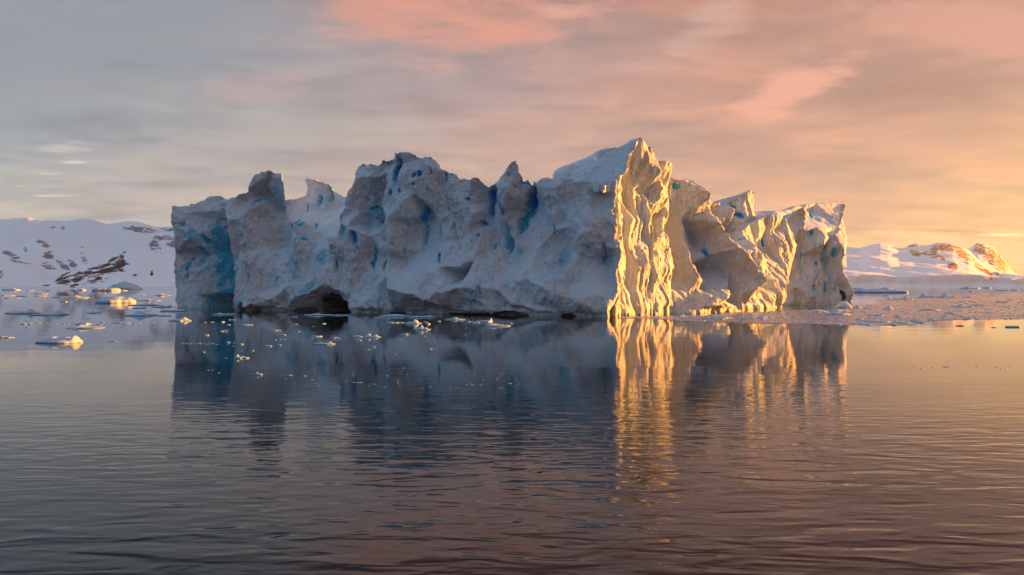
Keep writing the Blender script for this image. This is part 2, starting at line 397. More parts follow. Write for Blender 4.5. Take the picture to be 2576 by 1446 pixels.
    X = P1[0]+Lc[:, 0]*t[0]+Lc[:, 1]*n[0]; Y = P1[1]+Lc[:, 0]*t[1]+Lc[:, 1]*n[1]
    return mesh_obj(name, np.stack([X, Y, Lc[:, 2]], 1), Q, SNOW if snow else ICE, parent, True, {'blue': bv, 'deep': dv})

berg = bpy.data.objects.new('iceberg', None); col.objects.link(berg)
tag(berg, 'huge craggy blue-grey iceberg with a golden sunlit face across the middle of the water', 'iceberg')
def cs1(s, *pts): return [(s, *p) for p in pts]

M1, M2 = (-66, 191), (19.4, 154)
main_out = cs1('0', (597, 830), (595, 780), (593, 720), (588, 680), (580, 620), (572, 570), (563, 530), (561, 505), (575, 495), (600, 482), (617, 474),
    (616, 462), (628, 440), (650, 423), (668, 421), (700, 425), (706, 430), (708, 452), (712, 500), (716, 540), (730, 575), (745, 588), (790, 600), (850, 590),
    (857, 545), (866, 520), (870, 495), (880, 470), (893, 445), (896, 425), (902, 408), (940, 405), (962, 405), (963, 398), (993, 394), (993, 383), (1030, 385),
    (1060, 392), (1088, 394), (1104, 408), (1112, 420), (1150, 435), (1185, 452), (1200, 448), (1215, 455), (1236, 468), (1250, 455), (1262, 440), (1276, 430),
    (1281, 412), (1290, 402), (1302, 404), (1308, 415), (1313, 432), (1320, 448), (1340, 450), (1352, 456), (1372, 445), (1400, 447), (1440, 446), (1480, 455),
    (1530, 455), (1553, 452), (1562, 490), (1547, 530), (1558, 590), (1570, 640), (1552, 690), (1560, 735), (1540, 785), (1540, 830))
mc = cs1('1', (780,220,3),(940,240,3),(960,340,2),(700,330,4),(670,390,6),(600,450,3),(490,490,1.5),(520,620,0),(640,600,0),(660,480,1),(700,600,3),(560,800,1),
    (620,900,-.5),(680,700,0),(800,600,6.5),(900,600,5),(950,450,3),(720,850,1.5),(800,800,4.5),(880,850,3.5),(820,1050,1.5),(960,540,1),(1010,820,1),(900,960,2),
    (600,1150,-1),(595,1320,-1),(700,1200,-.5),(760,1300,-.5),(850,1250,0),(860,1150,1.5),(950,1150,1),(1020,1000,1.5),(1060,700,3),(1150,740,4),(1300,740,3),
    (1400,690,1),(1100,900,2.5),(1230,900,2),(1320,820,0),(1300,960,1),(1130,1050,1.5),(1000,1250,.5),(940,1300,2),(1150,1190,.5),(1300,1120,0),(1200,1250,3),
    (1350,1250,3),(1250,1330,4),(1420,1330,2),(1100,1320,3),(1500,1330,-1),(1400,1180,-.5))
mc += cs1('2', (270,175,2),(250,260,1),(120,600,.5),(230,300,1),(450,170,2),(455,240,0),(550,95,-1),(560,200,0),(620,250,-1),(750,130,0),(900,160,1),(860,220,-.5),
    (240,540,2),(250,650,4),(400,400,3.5),(400,600,4),(430,500,0),(470,350,0),(330,280,1.5),(370,480,4),(110,650,0),(200,680,-1),(130,760,0),(420,700,0),(520,620,-1.5),
    (640,480,-1.5),(700,430,-1),(840,505,0),(720,600,0),(730,680,2.5),(780,560,3),(760,850,1.5),(860,700,1),(870,500,.5),(960,250,1),(1080,280,1),(1150,310,0),
    (1250,340,1),(1300,360,2.5),(1000,450,0),(1000,600,.5),(1100,480,0),(1130,720,0),(1240,480,3),(1260,560,3),(1180,580,-.5),(1350,350,0),(1480,150,0),(1530,200,.5),
    (1450,400,-1),(1370,560,0),(1400,900,0),(1300,800,1),(880,790,1),(1000,780,0),(500,900,0),(530,850,-1),(520,1050,-1.5),(450,1000,0),(350,900,1),(350,750,0),
    (200,950,-.5),(220,1200,-1),(600,1150,-4.5),(800,1200,-5.5),(850,1310,-3),(900,1250,-5.5),(600,950,1),(700,1080,-2.2),(850,1150,-4),(950,1000,-2.5),(1100,1000,-2),
    (1110,1040,2),(1200,960,-1),(1320,940,-1.5),(1000,1190,-5),(1150,1150,-4.5),(1400,1150,-4),(1350,1290,-3.5),(1500,1300,-3),(1100,1320,-2.5),(300,1310,-1.5),(550,1320,-1.5))
mc += cs1('3', (480,380,0),(660,380,0),(950,410,0),(600,470,-.5),(400,470,2.5),(380,600,2.5),(440,450,0),(540,560,0),(640,700,.5),(760,480,0),(700,720,-1),(780,800,-1.5),
    (900,760,-.5),(950,500,0),(1040,600,0),(570,760,0),(600,860,1),(450,900,0),(400,1100,-3),(550,1050,0),(600,1200,-4),(350,1300,-4),(200,1330,-3.5),(500,1290,-2.5),
    (750,940,-.5),(920,880,0),(930,980,1.5),(850,1100,-1),(800,1250,-4),(1000,1200,-1.5),(1030,900,-.5),(700,1360,-3),(950,1360,-2.5),(1030,700,0))
mb = cs1('1', (985,600,10,70,0,.7,1), (990,700,9,90,.15,.8,.8), (1000,790,8,50,.1,.7,.8), (660,470,14,22,-.5,.8,.8), (1070,760,60,25,.2,.45,.5), (1200,750,50,14,0,.7,.5),
    (1200,920,70,60,.3,.35,.5), (1390,740,50,40,0,.4,.3), (840,1060,45,70,.4,.3,.2), (1355,970,6,45,.15,.8,1), (675,1070,7,45,0,.7,.8), (830,650,110,190,.1,.2,0),
    (1130,1150,90,40,.3,.35,.3), (640,1290,40,50,0,.3,0), (1000,1010,60,120,.5,.25,.3))
mb += cs1('2', (552,270,22,80,-.05,1,1.6), (575,200,10,55,-.1,.9,1), (523,412,14,20,0,1,1), (592,400,9,20,.3,1,1), (405,430,22,50,.1,.95,1.6), (408,500,12,60,.1,.9,1.2),
    (390,600,48,30,.5,.95,1.2), (300,560,70,60,0,.35,.6), (235,770,20,45,.1,.9,1.2), (260,855,8,16,0,.8,.8), (240,880,6,14,0,.8,.6), (365,915,12,26,0,1,1), (350,980,10,30,.4,.9,.9),
    (375,860,10,28,0,.8,.8), (470,970,9,38,-.35,.95,1), (65,975,8,40,-.2,.8,.9), (700,280,22,14,.8,.8,1), (745,265,22,18,-.7,.85,1), (710,350,14,10,0,.9,.8), (708,140,16,12,0,.7,.3),
    (960,240,14,18,0,.8,.7), (935,285,7,34,0,.8,.8), (843,250,6,30,0,.7,.7), (900,190,60,18,-.5,.25,.2), (735,600,18,70,-.25,.75,1.2), (735,760,22,90,0,.4,.6), (948,535,9,16,0,1,.8),
    (950,470,6,14,0,.8,.8), (480,590,6,18,0,.9,.8), (1260,450,26,60,.1,.85,1.4), (1255,530,16,50,0,.85,1.2), (1300,470,16,28,.3,.8,1), (1300,400,40,40,0,.45,.5), (1355,500,18,60,.3,.75,1.2),
    (1380,560,12,24,0,.9,1), (1215,650,24,20,-.5,.7,1), (1185,745,14,14,0,.9,.9), (1130,560,20,80,0,.3,.5), (1115,465,18,8,0,.8,.7), (920,920,8,34,.2,1,1), (1005,700,5,60,.3,.5,.6),
    (875,740,4,60,.05,.5,.6), (1030,775,5,22,.3,.8,.8), (1305,835,6,22,0,.9,.8), (1130,1060,34,14,-.7,.75,1.6), (1155,1080,10,10,0,.9,1), (1290,1150,12,60,.05,.6,.8), (1240,1210,60,70,0,.3,.3),
    (1435,830,20,60,0,.55,.8), (1400,750,26,120,.05,.4,.8), (1520,320,26,10,.8,.8,1), (1480,365,12,8,0,.9,.8), (1430,260,14,30,0,.4,.3), (1500,660,50,60,0,.3,.6), (1500,900,60,90,.3,.25,.2),
    (610,860,5,40,0,.8,.8), (635,660,5,40,-.3,.6,.6), (540,820,10,16,0,.6,.5), (320,450,6,26,-.2,.7,.7), (285,525,34,6,.5,.7,.6), (270,460,20,5,.3,.7,.5), (650,1000,200,80,.3,.12,0),
    (440,1180,40,80,0,.15,0), (1550,560,26,60,0,.6,.8))
mb += cs1('3', (380,530,26,85,-.35,.9,1.8), (400,495,18,24,-.3,1,1.4), (330,395,26,9,.7,.8,.8), (388,405,34,26,.2,.55,.8), (390,440,18,22,0,.6,.8), (310,700,26,90,-.25,.5,1), (240,860,20,60,0,.5,.7),
    (918,975,12,22,.25,1,1), (932,910,6,40,0,.8,.8), (822,885,10,8,0,.9,.7), (567,770,4,50,0,.6,.7), (605,760,5,60,0,.3,.4), (640,960,50,60,.3,.3,.3), (510,1000,10,12,0,.7,.5), (535,560,7,50,0,.45,.5),
    (780,590,5,7,0,.8,.5), (857,598,5,6,0,.8,.5), (1005,745,7,5,0,.8,.4), (700,620,7,5,0,.8,.4), (620,990,26,50,.5,.3,.2), (400,1140,200,70,.1,.18,0), (680,1080,120,120,0,.16,0), (1040,850,10,120,0,.2,.3))
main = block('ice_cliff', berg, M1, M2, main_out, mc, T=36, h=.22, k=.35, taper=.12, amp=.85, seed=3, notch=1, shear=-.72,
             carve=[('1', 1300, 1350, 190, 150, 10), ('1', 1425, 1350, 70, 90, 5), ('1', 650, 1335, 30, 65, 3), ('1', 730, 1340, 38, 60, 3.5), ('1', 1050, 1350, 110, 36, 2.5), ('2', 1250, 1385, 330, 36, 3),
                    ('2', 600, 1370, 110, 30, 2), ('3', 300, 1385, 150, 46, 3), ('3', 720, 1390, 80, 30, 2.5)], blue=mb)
block('snow_slope', berg, M1, M2, cs1('0', (695, 640), (700, 500), (712, 502), (745, 498), (772, 488), (777, 470), (778, 452), (790, 448), (812, 456), (830, 461), (842, 478), (858, 488), (885, 494), (905, 500), (905, 640)),
      cs1('1', (1180,300,-2),(1260,340,0),(1350,340,-1),(1210,420,0),(1290,450,3),(1360,430,0),(1150,560,0),(1250,560,2),(1340,560,1),(1000,500,0),(1420,500,2),(1100,650,-3),(1300,660,-3),(970,620,-2),(1400,660,-3)),
      T=32, base=11, lean=.5, h=.3, k=.9, shear=-.7, amp=.55, snow=True, seed=11, jag=.25,
      blue=cs1('1', (1215,470,9,45,0,.8,1), (1300,400,22,70,-.1,.42,.8), (1140,560,10,50,.2,.5,.6), (1240,480,60,50,0,.25,0), (1340,590,8,60,.35,.3,.8), (1140,650,14,24,0,.6,.5), (1110,680,8,24,.3,.7,.6),
                      (1300,680,10,24,.2,.6,.6), (1170,670,22,18,.4,.6,.5), (1060,480,60,20,.1,.2,.3)))
block('unseen_ice_mass', berg, M1, M2, cs1('0', (885, 800), (888, 475), (905, 461), (960, 452), (1050, 448), (1110, 458), (1200, 500), (1300, 505), (1400, 500), (1500, 492), (1500, 800)), (), T=75, base=22, h=.6, k=.8, taper=.03, amp=.5, shear=-.2, seed=83)  # unseen back of the berg, added and raised to shade the snow bowl
# left slab with its deep blue recess
block('ice_slab', berg, (-86.9, 207), (-60, 198), cs1('0', (432, 520), (434, 517), (470, 512), (505, 498), (522, 484), (540, 481), (556, 485), (575, 491), (600, 500), (640, 520), (640, 830), (448, 830), (447, 775),
      (440, 700), (438, 640), (440, 600), (434, 545)),
      cs1('0', (432,520,0),(440,640,0),(447,780,-.5),(470,535,1),(480,600,-.5),(487,680,-.5),(503,740,-.5),(522,790,-.5),(470,780,-1.5),(462,700,-.8),(540,485,7),(505,500,4.5),(575,495,8),(522,560,5),(560,560,7),(595,600,8),
          (540,640,6.5),(505,640,3.5),(590,700,8),(550,708,5.5),(560,740,4),(590,745,4),(540,770,6),(590,785,7),(530,785,4),(640,600,8),(640,780,8),(528,500,4),(525,520,4)),
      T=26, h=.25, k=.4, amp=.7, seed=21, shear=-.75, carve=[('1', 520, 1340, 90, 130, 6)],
      blue=cs1('0', (548,650,52,88,.15,.5,0), (574,682,22,62,.1,.6,.4), (584,686,6,12,-.3,1.3,1), (545,590,46,56,0,.45,0), (522,620,26,64,.2,.45,0), (497,602,5,14,.2,1,.8), (462,565,6,8,0,.9,.8), (472,672,5,26,0,.7,.8),
                      (490,640,6,40,0,.4,.4), (560,730,40,20,0,.5,0), (480,590,14,20,0,.4,0), (548,530,20,30,0,.3,0), (530,760,24,30,0,.35,0)))
# snow slope climbing to the tower from behind
block('snow_slope', berg, M1, M2, cs1('0', (1370, 520), (1388, 446), (1396, 424), (1408, 419), (1440, 408), (1470, 393), (1484, 386), (1500, 376), (1520, 370), (1545, 368), (1572, 376), (1573, 362), (1585, 352), (1606, 348), (1618, 347),
      (1640, 420), (1650, 520)), cs1('3', (560,380,0),(700,280,0),(830,210,1.5),(780,380,2),(900,300,.5),(1000,180,2.5),(880,380,3),(1080,170,0),(1000,350,0),(1200,100,-1),(1090,140,-1.5),(1180,250,-2),(1100,350,-2)),
      T=30, base=5, lean=.5, h=.28, k=.8, shear=-.3, amp=.34, snow=True, seed=31, jag=.22, blue=cs1('3', (800,310,7,75,-.3,.55,1.2), (930,300,30,110,-.45,.3,.4), (770,370,10,20,0,.6,.8)))
# sunlit tower at the corner
block('ice_tower', berg, (19.0, 152.6), (33.5, 168.5), cs1('0', (1541, 830), (1541, 770), (1550, 720), (1557, 690), (1553, 640), (1556, 560), (1560, 520), (1549, 490), (1524, 480), (1527, 462), (1545, 462), (1552, 440), (1566, 435), (1578, 420), (1592, 398),
      (1606, 362), (1618, 338), (1629, 356), (1641, 378), (1652, 392), (1656, 405), (1672, 404), (1684, 412), (1687, 424), (1697, 441), (1705, 470), (1704, 505), (1694, 545), (1683, 572), (1672, 590), (1668, 640), (1664, 700), (1668, 740), (1672, 830)),
      cs1('3', (1215,100,0),(1190,240,1),(1250,260,-1),(1290,350,-2),(1310,220,0),(1150,300,2.5),(1110,360,3),(1060,380,0),(1070,500,0),(1130,450,3.5),(1190,480,4),(1130,650,2),(1200,560,4),(1240,400,1),(1250,480,2.5),
          (1340,330,1),(1400,290,-1),(1400,420,1),(1440,560,1),(1380,650,3),(1350,500,-1),(1300,500,2),(1290,640,0),(1240,700,1),(1300,800,0),(1300,1000,0),(1240,1000,-.5),(1180,900,2.5),(1150,800,2),(1100,750,1),
          (1050,700,-.5),(1060,900,-1),(1100,900,.5),(1040,1000,-.5),(1090,1040,0),(1150,1100,2),(1100,1250,.5),(1010,1300,-1),(1200,1200,.5),(1280,1200,0),(1280,1300,-1),(1150,1350,-.5),(1000,430,1),(1030,500,0)),
      T=18, h=.2, k=.2, taper=.2, amp=.6, seed=41, jag=.3, fine=1.5, crag=.9, cg=1.0, flute=[(5.0, 1.1, 12, .03, 2.), (1.9, .5, 8, -.05, 8.), (.9, .25, 5, .02, 15.)], carve=[('3', 1240, 632, 8, 9, 2)])
block('ice_fin', berg, (30.3, 163.4), (37, 171.5), cs1('4', (150,690),(172,780),(190,870),(205,980),(190,1130),(215,1200),(250,1280),(260,1400),(50,1400),(62,1250),(60,1100),(70,900),(90,760),(120,730)),
      cs1('4', (150,700,0),(120,800,0),(180,900,0),(90,900,1.5),(80,1100,1.5),(150,1000,0),(190,1100,.5),(130,1250,-.5),(200,1300,0),(80,1330,0)),
      T=14, h=.2, k=.3, taper=.35, amp=.5, seed=47, jag=.3, crag=1.1, flute=[(2.6, .6, 9, .06, 3.), (1.1, .3, 6, 0, 9.)], carve=[('4', 152, 1105, 12, 10, 1.5)])
block('ice_buttress', berg, (32, 168), (56.5, 185), cs1('4', (40,1400),(40,700),(110,330),(160,230),(168,195),(240,190),(282,208),(292,265),(345,283),(400,278),(425,275),(428,298),(455,298),(462,340),(462,410),(472,480),(500,550),(520,600),(560,720),
      (620,830),(680,960),(725,1050),(742,1110),(735,1170),(705,1240),(690,1400)),
      cs1('4', (200,200,4),(290,230,3),(450,320,1.5),(200,400,5),(140,650,6),(280,450,2.5),(340,600,1.5),(220,700,5),(250,850,3),(430,420,-1),(400,600,1),(460,560,.5),(490,780,3),(500,900,1),(520,650,-1),(600,850,-2),
          (740,1110,-3.5),(640,1000,0),(560,950,2.5),(330,950,0),(350,1050,-1),(300,1200,0),(200,1000,3),(100,1000,3),(420,1000,3),(450,1150,0),(540,1200,-2),(600,1250,0),(680,1300,-1),(350,1280,-3),(280,1320,-2)),
      T=22, h=.25, k=.45, taper=.15, amp=.75, seed=53, jag=.35, crag=1.2, cg=2.1, flute=[(7.5, 1.2, 14, .12, 4.), (2.2, .4, 8, .1, 12.)],
      blue=cs1('4', (150,660,26,30,0,.55,.8), (180,480,10,90,.2,.3,.4), (225,400,12,40,-.4,.6,.6), (222,425,8,14,0,.8,.6), (495,930,9,60,-.1,.95,1.4), (500,985,8,20,0,1,1), (282,520,5,40,0,.5,.8), (68,970,6,80,0,.9,1), (330,350,16,30,.3,.5,.4),
                      (370,330,12,16,0,.6,.3), (260,590,14,60,0,.3,.3), (720,520,8,8,0,.5,.3)))
block('ice_buttress', berg, (55.5, 193), (72.5, 217), cs1('4', (660,1400),(682,1260),(745,1135),(740,1060),(700,960),(650,860),(645,825),(700,808),(740,830),(780,850),(845,856),(868,830),(880,760),(915,690),(950,640),(985,590),(1005,575),(1045,592),(1062,650),(1085,700),
      (1088,780),(1095,850),(1078,940),(1062,1030),(1050,1080),(1015,1180),(1008,1290),(1015,1400)),
      cs1('4', (700,830,3),(760,900,3),(850,870,0),(880,940,-1.5),(840,1000,0),(780,1000,2),(760,1130,1),(700,1250,0),(850,1100,-1),(900,1300,-1.5),(800,1250,0),(900,900,5),(980,840,3),(900,1050,5),(950,950,2),(1030,800,-1),(1080,850,-1.5),
          (1020,900,0),(1000,1050,-1),(950,1200,-2),(1005,1290,-1),(1000,600,1),(1060,650,-.5),(1080,750,-1),(1000,750,2),(930,700,4),(870,1200,0)),
      T=20, h=.27, k=.4, taper=.15, amp=.65, seed=59, jag=.35, crag=1.1, flute=[(5.0, 1.2, 14, .22, 6.), (1.9, .45, 8, .2, 14.)], blue=cs1('4', (995,800,8,26,0,.9,1), (745,960,9,16,0,.8,.8), (890,900,8,24,0,.7,.6), (880,760,8,26,0,.5,.4)))
block('spiked_ridge', berg, (54, 208), (82, 232), cs1('4', (470,1350),(470,520),(482,475),(500,458),(520,441),(545,470),(570,492),(588,482),(606,474),(616,492),(630,474),(642,484),(650,497),(680,490),(698,468),(716,450),(738,466),(740,430),(768,402),(800,392),(826,394),
      (828,500),(830,600),(855,650),(875,700),(885,900),(890,1350)),
      cs1('4', (500,500,2),(600,520,3),(700,500,2),(770,420,0),(820,420,0),(760,520,0),(815,560,-.5),(720,560,2),(680,540,0),(760,660,0),(830,700,1),(700,700,2),(600,700,2),(870,800,2),(700,900,2)),
      T=14, h=.28, k=.35, taper=.18, amp=.6, seed=61, jag=.3, crag=1.5, flute=[(3.8, 1.0, 9, .3, 5.)], blue=cs1('4', (740,590,12,26,.4,1,1), (715,520,22,12,0,.7,.5), (540,540,20,40,0,.2,0)))
# far right slab: rough wall below, smooth snow above
block('ice_slab', berg, (80, 239.5), (106.5, 243), cs1('4', (985,1400),(1010,1100),(1050,900),(1078,720),(1090,650),(1118,625),(1140,560),(1165,522),(1200,530),(1240,585),(1262,672),(1290,690),(1312,674),(1345,705),(1390,735),(1450,728),(1475,650),(1490,560),(1476,505),(1500,490),
      (1521,500),(1523,520),(1506,590),(1500,650),(1490,720),(1496,800),(1512,850),(1510,950),(1522,1040),(1540,1090),(1556,1140),(1574,1200),(1566,1240),(1560,1400)),
      cs1('4', (1120,640,2),(1170,540,0),(1240,600,1),(1160,700,0),(1220,700,0),(1270,700,3),(1310,690,0),(1350,760,-1),(1420,760,0),(1300,850,0),(1380,880,2),(1450,840,-1),(1500,820,-1),(1230,900,2),(1100,900,2),(1060,1100,2),(1150,1150,0),
          (1220,1100,1.5),(1350,1050,0),(1420,1000,2),(1450,1100,0),(1350,1250,-1),(1500,1150,0),(1550,1200,-1.5),(1480,1050,-1),(1500,500,0),(1490,680,0)),
      T=22, h=.3, k=.45, taper=.15, amp=.9, seed=67, jag=.4, crag=1.2, flute=[(8., 1.1, 14, .1, 9.)], carve=[('4', 1500, 1215, 18, 45, 9)],
      blue=cs1('4', (1290,720,6,26,0,.8,.8), (1372,835,8,26,0,.8,1), (1435,880,12,36,.2,.6,.8), (1330,965,14,10,0,.9,.8), (1365,1150,6,40,0,.8,.8), (1220,920,4,60,0,.4,.6), (1400,910,30,60,.3,.3,.3), (1290,1160,14,30,0,.4,.4)))
block('snow_slope', berg, (70, 240), (109, 258), cs1('4', (800,1000),(810,552),(900,548),(1000,544),(1060,538),(1108,530),(1125,514),(1180,505),(1250,494),(1320,487),(1400,485),(1470,488),(1500,492),(1500,700),(1490,1000)),
      cs1('4', (830,560,1),(1000,560,0),(1100,540,1),(1130,600,0),(1310,495,0),(1300,540,1.5),(1260,610,1),(1470,500,0),(1400,600,-.5),(1430,680,-1.5),(1000,700,-2),(900,700,-1)),
      T=30, base=3, lean=.45, h=.32, k=.9, amp=.35, snow=True, seed=71, jag=.2, blue=cs1('4', (1278,590,18,12,.9,.55,.5), (1430,630,10,10,0,.7,.5), (1305,560,14,30,-.3,.25,.2)))

# ------------------------------------------------------------------ water
def water_material():
    m, t, b = mat('sea_water')
    P = t.node('ShaderNodeNewGeometry').outputs['Position']
    b.inputs['Base Color'].default_value = (.002, .010, .019, 1); b.inputs['Roughness'].default_value = .02; b.inputs['IOR'].default_value = 1.33
    y = t.sep(P)[1]
    near = t.ss(y, 62, 8)
    w1 = t.noise(t.mapping(P, (.38, 1.05, 1), (0, 0, .22)), 1.0, 1.5, .45, .9)
    w2 = t.noise(t.mapping(P, (.75, 1.9, 1), (0, 0, -.15)), 1.15, 1.5, .45, .5)
    w3 = t.noise(t.mapping(P, (1.6, 4.5, 1), (0, 0, .05)), 1.1, 2, .5, .2)
    sw = t.noise(t.mapping(P, (.05, .16, 1), (0, 0, .1)), 1.0, 2, .5, .2)
    big = t.noise(t.mapping(P, (.012, .05, 1), (0, 0, .1)), 1.0, 3, .5)
    h = t.m('ADD', t.m('MULTIPLY', w1, .075), t.m('MULTIPLY', w2, .028))
    h = t.m('MULTIPLY', h, t.m('ADD', t.m('MULTIPLY', near, .9), .03))
    h = t.m('ADD', h, t.m('MULTIPLY', w3, .0014))
    h = t.m('MULTIPLY', h, t.ss(big, .35, .65, .55, 1.2))
    h = t.m('ADD', h, t.m('MULTIPLY', sw, .022))
    n = t.node('ShaderNodeBump'); n.inputs['Strength'].default_value = 1; n.inputs['Distance'].default_value = 1
    t.put(n.inputs['Height'], h); t.l.new(n.outputs[0], b.inputs['Normal'])
    return m
WAT = water_material()
yy = [-600, 0, 9000]
sea = mesh_obj('sea_water', [(-9000, -1500, 0), (9000, -1500, 0), (9000, 9000, 0), (-9000, 9000, 0)], [(0, 1, 2, 3)], WAT, None, False)
tag(sea, kind='structure')

# ------------------------------------------------------------------ mountains
def land_material(name, rock, snowc=(.88, .89, .92)):
    m, t, b = mat(name)
    P = t.node('ShaderNodeNewGeometry').outputs['Position']
    r = t.node('ShaderNodeAttribute', attribute_name='rock').outputs['Fac']
    n1_ = t.noise(t.mapping(P, (1, 1, 1.6)), .022, 8, .72, .6)
    k = t.ss(t.m('ADD', t.m('MULTIPLY', r, .74), t.m('MULTIPLY', t.m('SUBTRACT', n1_, .5), 4.2)), .52, .58)
    k = t.m('MULTIPLY', k, t.ss(r, .02, .1))
    cl = t.node('ShaderNodeAttribute', attribute_name='cliff').outputs['Fac']
    c = t.mix(cl, snowc, (.74, .68, .66))
    c = t.mix(k, c, t.mix(n1_, rock, tuple(x*.6 for x in rock)))
    t.put(b.inputs['Base Color'], c); b.inputs['Roughness'].default_value = .8; b.inputs['Specular IOR Level'].default_value = .2
    bump(t, b, t.noise(P, .03, 8, .65), .7, 12)
    return m
def land(name, ridge, yr, ys, m, cliff=0., rocks=(), og=(0, 490.6, 3.708), seed=0, rough=1., p=1.25, nx=420, ny=120, back=.6):
    rp = sorted([(x/og[2]+og[0], y/og[2]+og[1]) for x, y in ridge])
    ru = np.array([a for a, _ in rp]); rh = np.array([CAM_H+(HOR-b)/F*yr for _, b in rp])
    xs = np.linspace((ru[0]-1288)/F*yr, (ru[-1]-1288)/F*yr, nx)
    t = np.concatenate([np.linspace(-.05, 0, 4)[:-1], np.linspace(0, 1, ny), np.linspace(1.02, 1+back, 14)])
    X, Tt = np.meshgrid(xs, t, indexing='ij'); Xr = X
    shore = ys*(1+.015*fbm(X/400+seed, 0*X+seed, .5, 4))
    Y = shore+(yr-shore)*Tt
    HH = np.interp(1288+F*X/yr, ru, rh)
    X = Xr*Y/yr
    span = yr-ys
    prof = np.where(Tt < 1, np.clip(Tt, 0, 1)**p, 1-.9*((Tt-1)/back))
    Z = HH*prof
    cz = cliff*(1+.35*fbm(X/260, 0*X, seed+3., 4))
    Z = Z+cz*sst(Tt, 0, .012)*(1-prof*.8)
    Z += rough*span*.028*fbm(X/(span*.3)+seed, Y/(span*.3), seed*2., 6, .55)*sst(Tt, .02, .3)*(.35+.65*sst(Tt, 1.1, .9))*np.clip(HH/60, 0, 1)
    Z = np.where(Tt < 0, -3, Z)
    edge = np.minimum(1, np.minimum(np.arange(nx)[:, None], nx-1-np.arange(nx)[:, None])/12)
    rk = np.zeros_like(Z); U = 1288+F*X/Y; Vv = HOR-(Z-CAM_H)/Y*F
    for (cx, cy, rx, ry, rot) in rocks:
        a = (U-(cx/og[2]+og[0]))*og[2]/1.2; b = (Vv-(cy/og[2]+og[1]))*og[2]/1.2; cr, sr = math.cos(rot), math.sin(rot)
        q = np.sqrt(((a*cr+b*sr)/rx)**2+((b*cr-a*sr)/ry)**2); rk = np.maximum(rk, sst(q, 1.3, .5))
    Z = Z + rk*rough*span*.006*fbm(X/(span*.03), Y/(span*.03), 5., 4, .6)
    n1 = len(t); I = np.arange(nx*n1).reshape(nx, n1)
    Q = np.stack([I[:-1, :-1], I[1:, :-1], I[1:, 1:], I[:-1, 1:]], -1).reshape(-1, 4)
    o = mesh_obj(name, np.stack([X, Y, Z], -1).reshape(-1, 3), Q, m, None, True, {'rock': rk.ravel(), 'cliff': (sst(Tt, .0, .004)*sst(Tt, .03, .012)*(cliff > 0)).ravel()})
    return tag(o, kind='structure')
RB = land_material('brown_rock_and_snow', (.085, .028, .024)); RP = land_material('purple_rock_and_snow', (.30, .27, .32)); RG = land_material('ochre_rock_and_snow', (.42, .22, .10))
land('snow_hill', [(300,880),(370,850),(500,790),(650,710),(800,650),(1000,590),(1180,520),(1260,522),(1400,540),(1640,560),(2100,600),(2700,820)], 1900, 1350, RB, 2, seed=1, rough=.5,
     rocks=[(595,770,78,72,0),(720,765,62,55,-.6),(955,718,215,72,-.35),(1125,640,42,85,.15),(1050,600,50,22,-.4),(1260,755,25,16,0),(1415,730,15,24,0),(430,845,45,9,-.1),(690,845,45,18,-.4),(620,868,60,6,0),(1160,535,18,10,-.8),(250,868,20,8,0)])
land('snow_hill', [(-400,560),(-100,560),(60,590),(300,655),(450,740),(560,800),(700,870)], 2300, 1700, RP, 2, seed=2, rough=.45, rocks=[(5,740,26,36,.2),(170,590,125,34,.35)])
land('mountain_range', [(-900,400),(-200,425),(0,470),(150,470),(250,432),(340,412),(470,440),(600,462),(750,480),(900,500),(1100,505),(1300,520),(1700,540),(2200,640)], 2900, 2300, RP, 0, seed=3, rough=.8,
     rocks=[(450,665,65,24,.3),(580,650,85,26,.6),(670,640,55,28,.7),(790,610,26,60,-.5),(455,560,50,40,.2),(400,450,70,26,.45),(235,505,20,22,0),(110,560,90,22,.4)])
land('mountain_range', [(-2000,200),(-900,180),(-200,215),(0,222),(140,206),(260,204),(420,232),(600,240),(760,205),(850,212),(1000,262),(1180,238),(1300,244),(1450,282),(1640,286),(2400,420),(3400,700)], 4600, 3600, RP, 0, seed=4, rough=.7, nx=520,
     rocks=[(1300,320,140,26,.1),(1560,322,60,20,0),(1440,470,60,45,.7),(1480,520,26,50,-.2),(1530,400,110,24,0),(1610,460,50,34,0),(590,300,24,16,0),(640,487,26,16,0),(770,505,26,30,0),(900,522,42,11,-.1),(500,300,20,9,0),(960,585,50,13,-.2),(880,600,20,12,0)])
R6 = (2100.6, 553.5, 3.708)
land('snow_hill', [(-2200,340),(-900,330),(-400,280),(-100,262),(80,268),(230,276),(330,238),(420,226),(500,238),(600,270),(700,262),(880,250),(950,228),(1100,232),(1180,260),(1250,292),(1330,372),(1450,478),(1550,512),(1763,538),(2200,560),(3200,600)],
     4600, 2500, RG, 30, seed=5, rough=.35, p=1.0, og=R6, nx=560, ny=160, rocks=[(750,308,55,26,.3),(880,322,65,24,.3),(930,280,40,50,.2),(1060,262,150,36,.12),(980,350,50,22,.5),(1220,345,130,42,.65),(1370,450,120,24,.6),(1100,432,46,40,.5),(1520,505,50,10,.5)])
land('mountain_range', [(400,330),(600,272),(680,242),(745,218),(800,232),(900,258),(1100,330)], 5600, 4700, RG, 0, seed=6, rough=.5, og=R6, nx=160, ny=60, rocks=[(760,250,140,26,.1)])
land('mountain_range', [(1050,400),(1180,320),(1260,262),(1330,214),(1400,222),(1480,256),(1560,335),(1600,390),(1640,432),(1650,470),(1800,540),(2100,560)], 6300, 5000, RG, 0, seed=7, rough=.6, og=R6, nx=200, ny=80,
     rocks=[(1440,310,150,50,.5),(1570,420,90,66,.5),(1340,260,60,30,-.4),(1470,380,60,40,.4)])

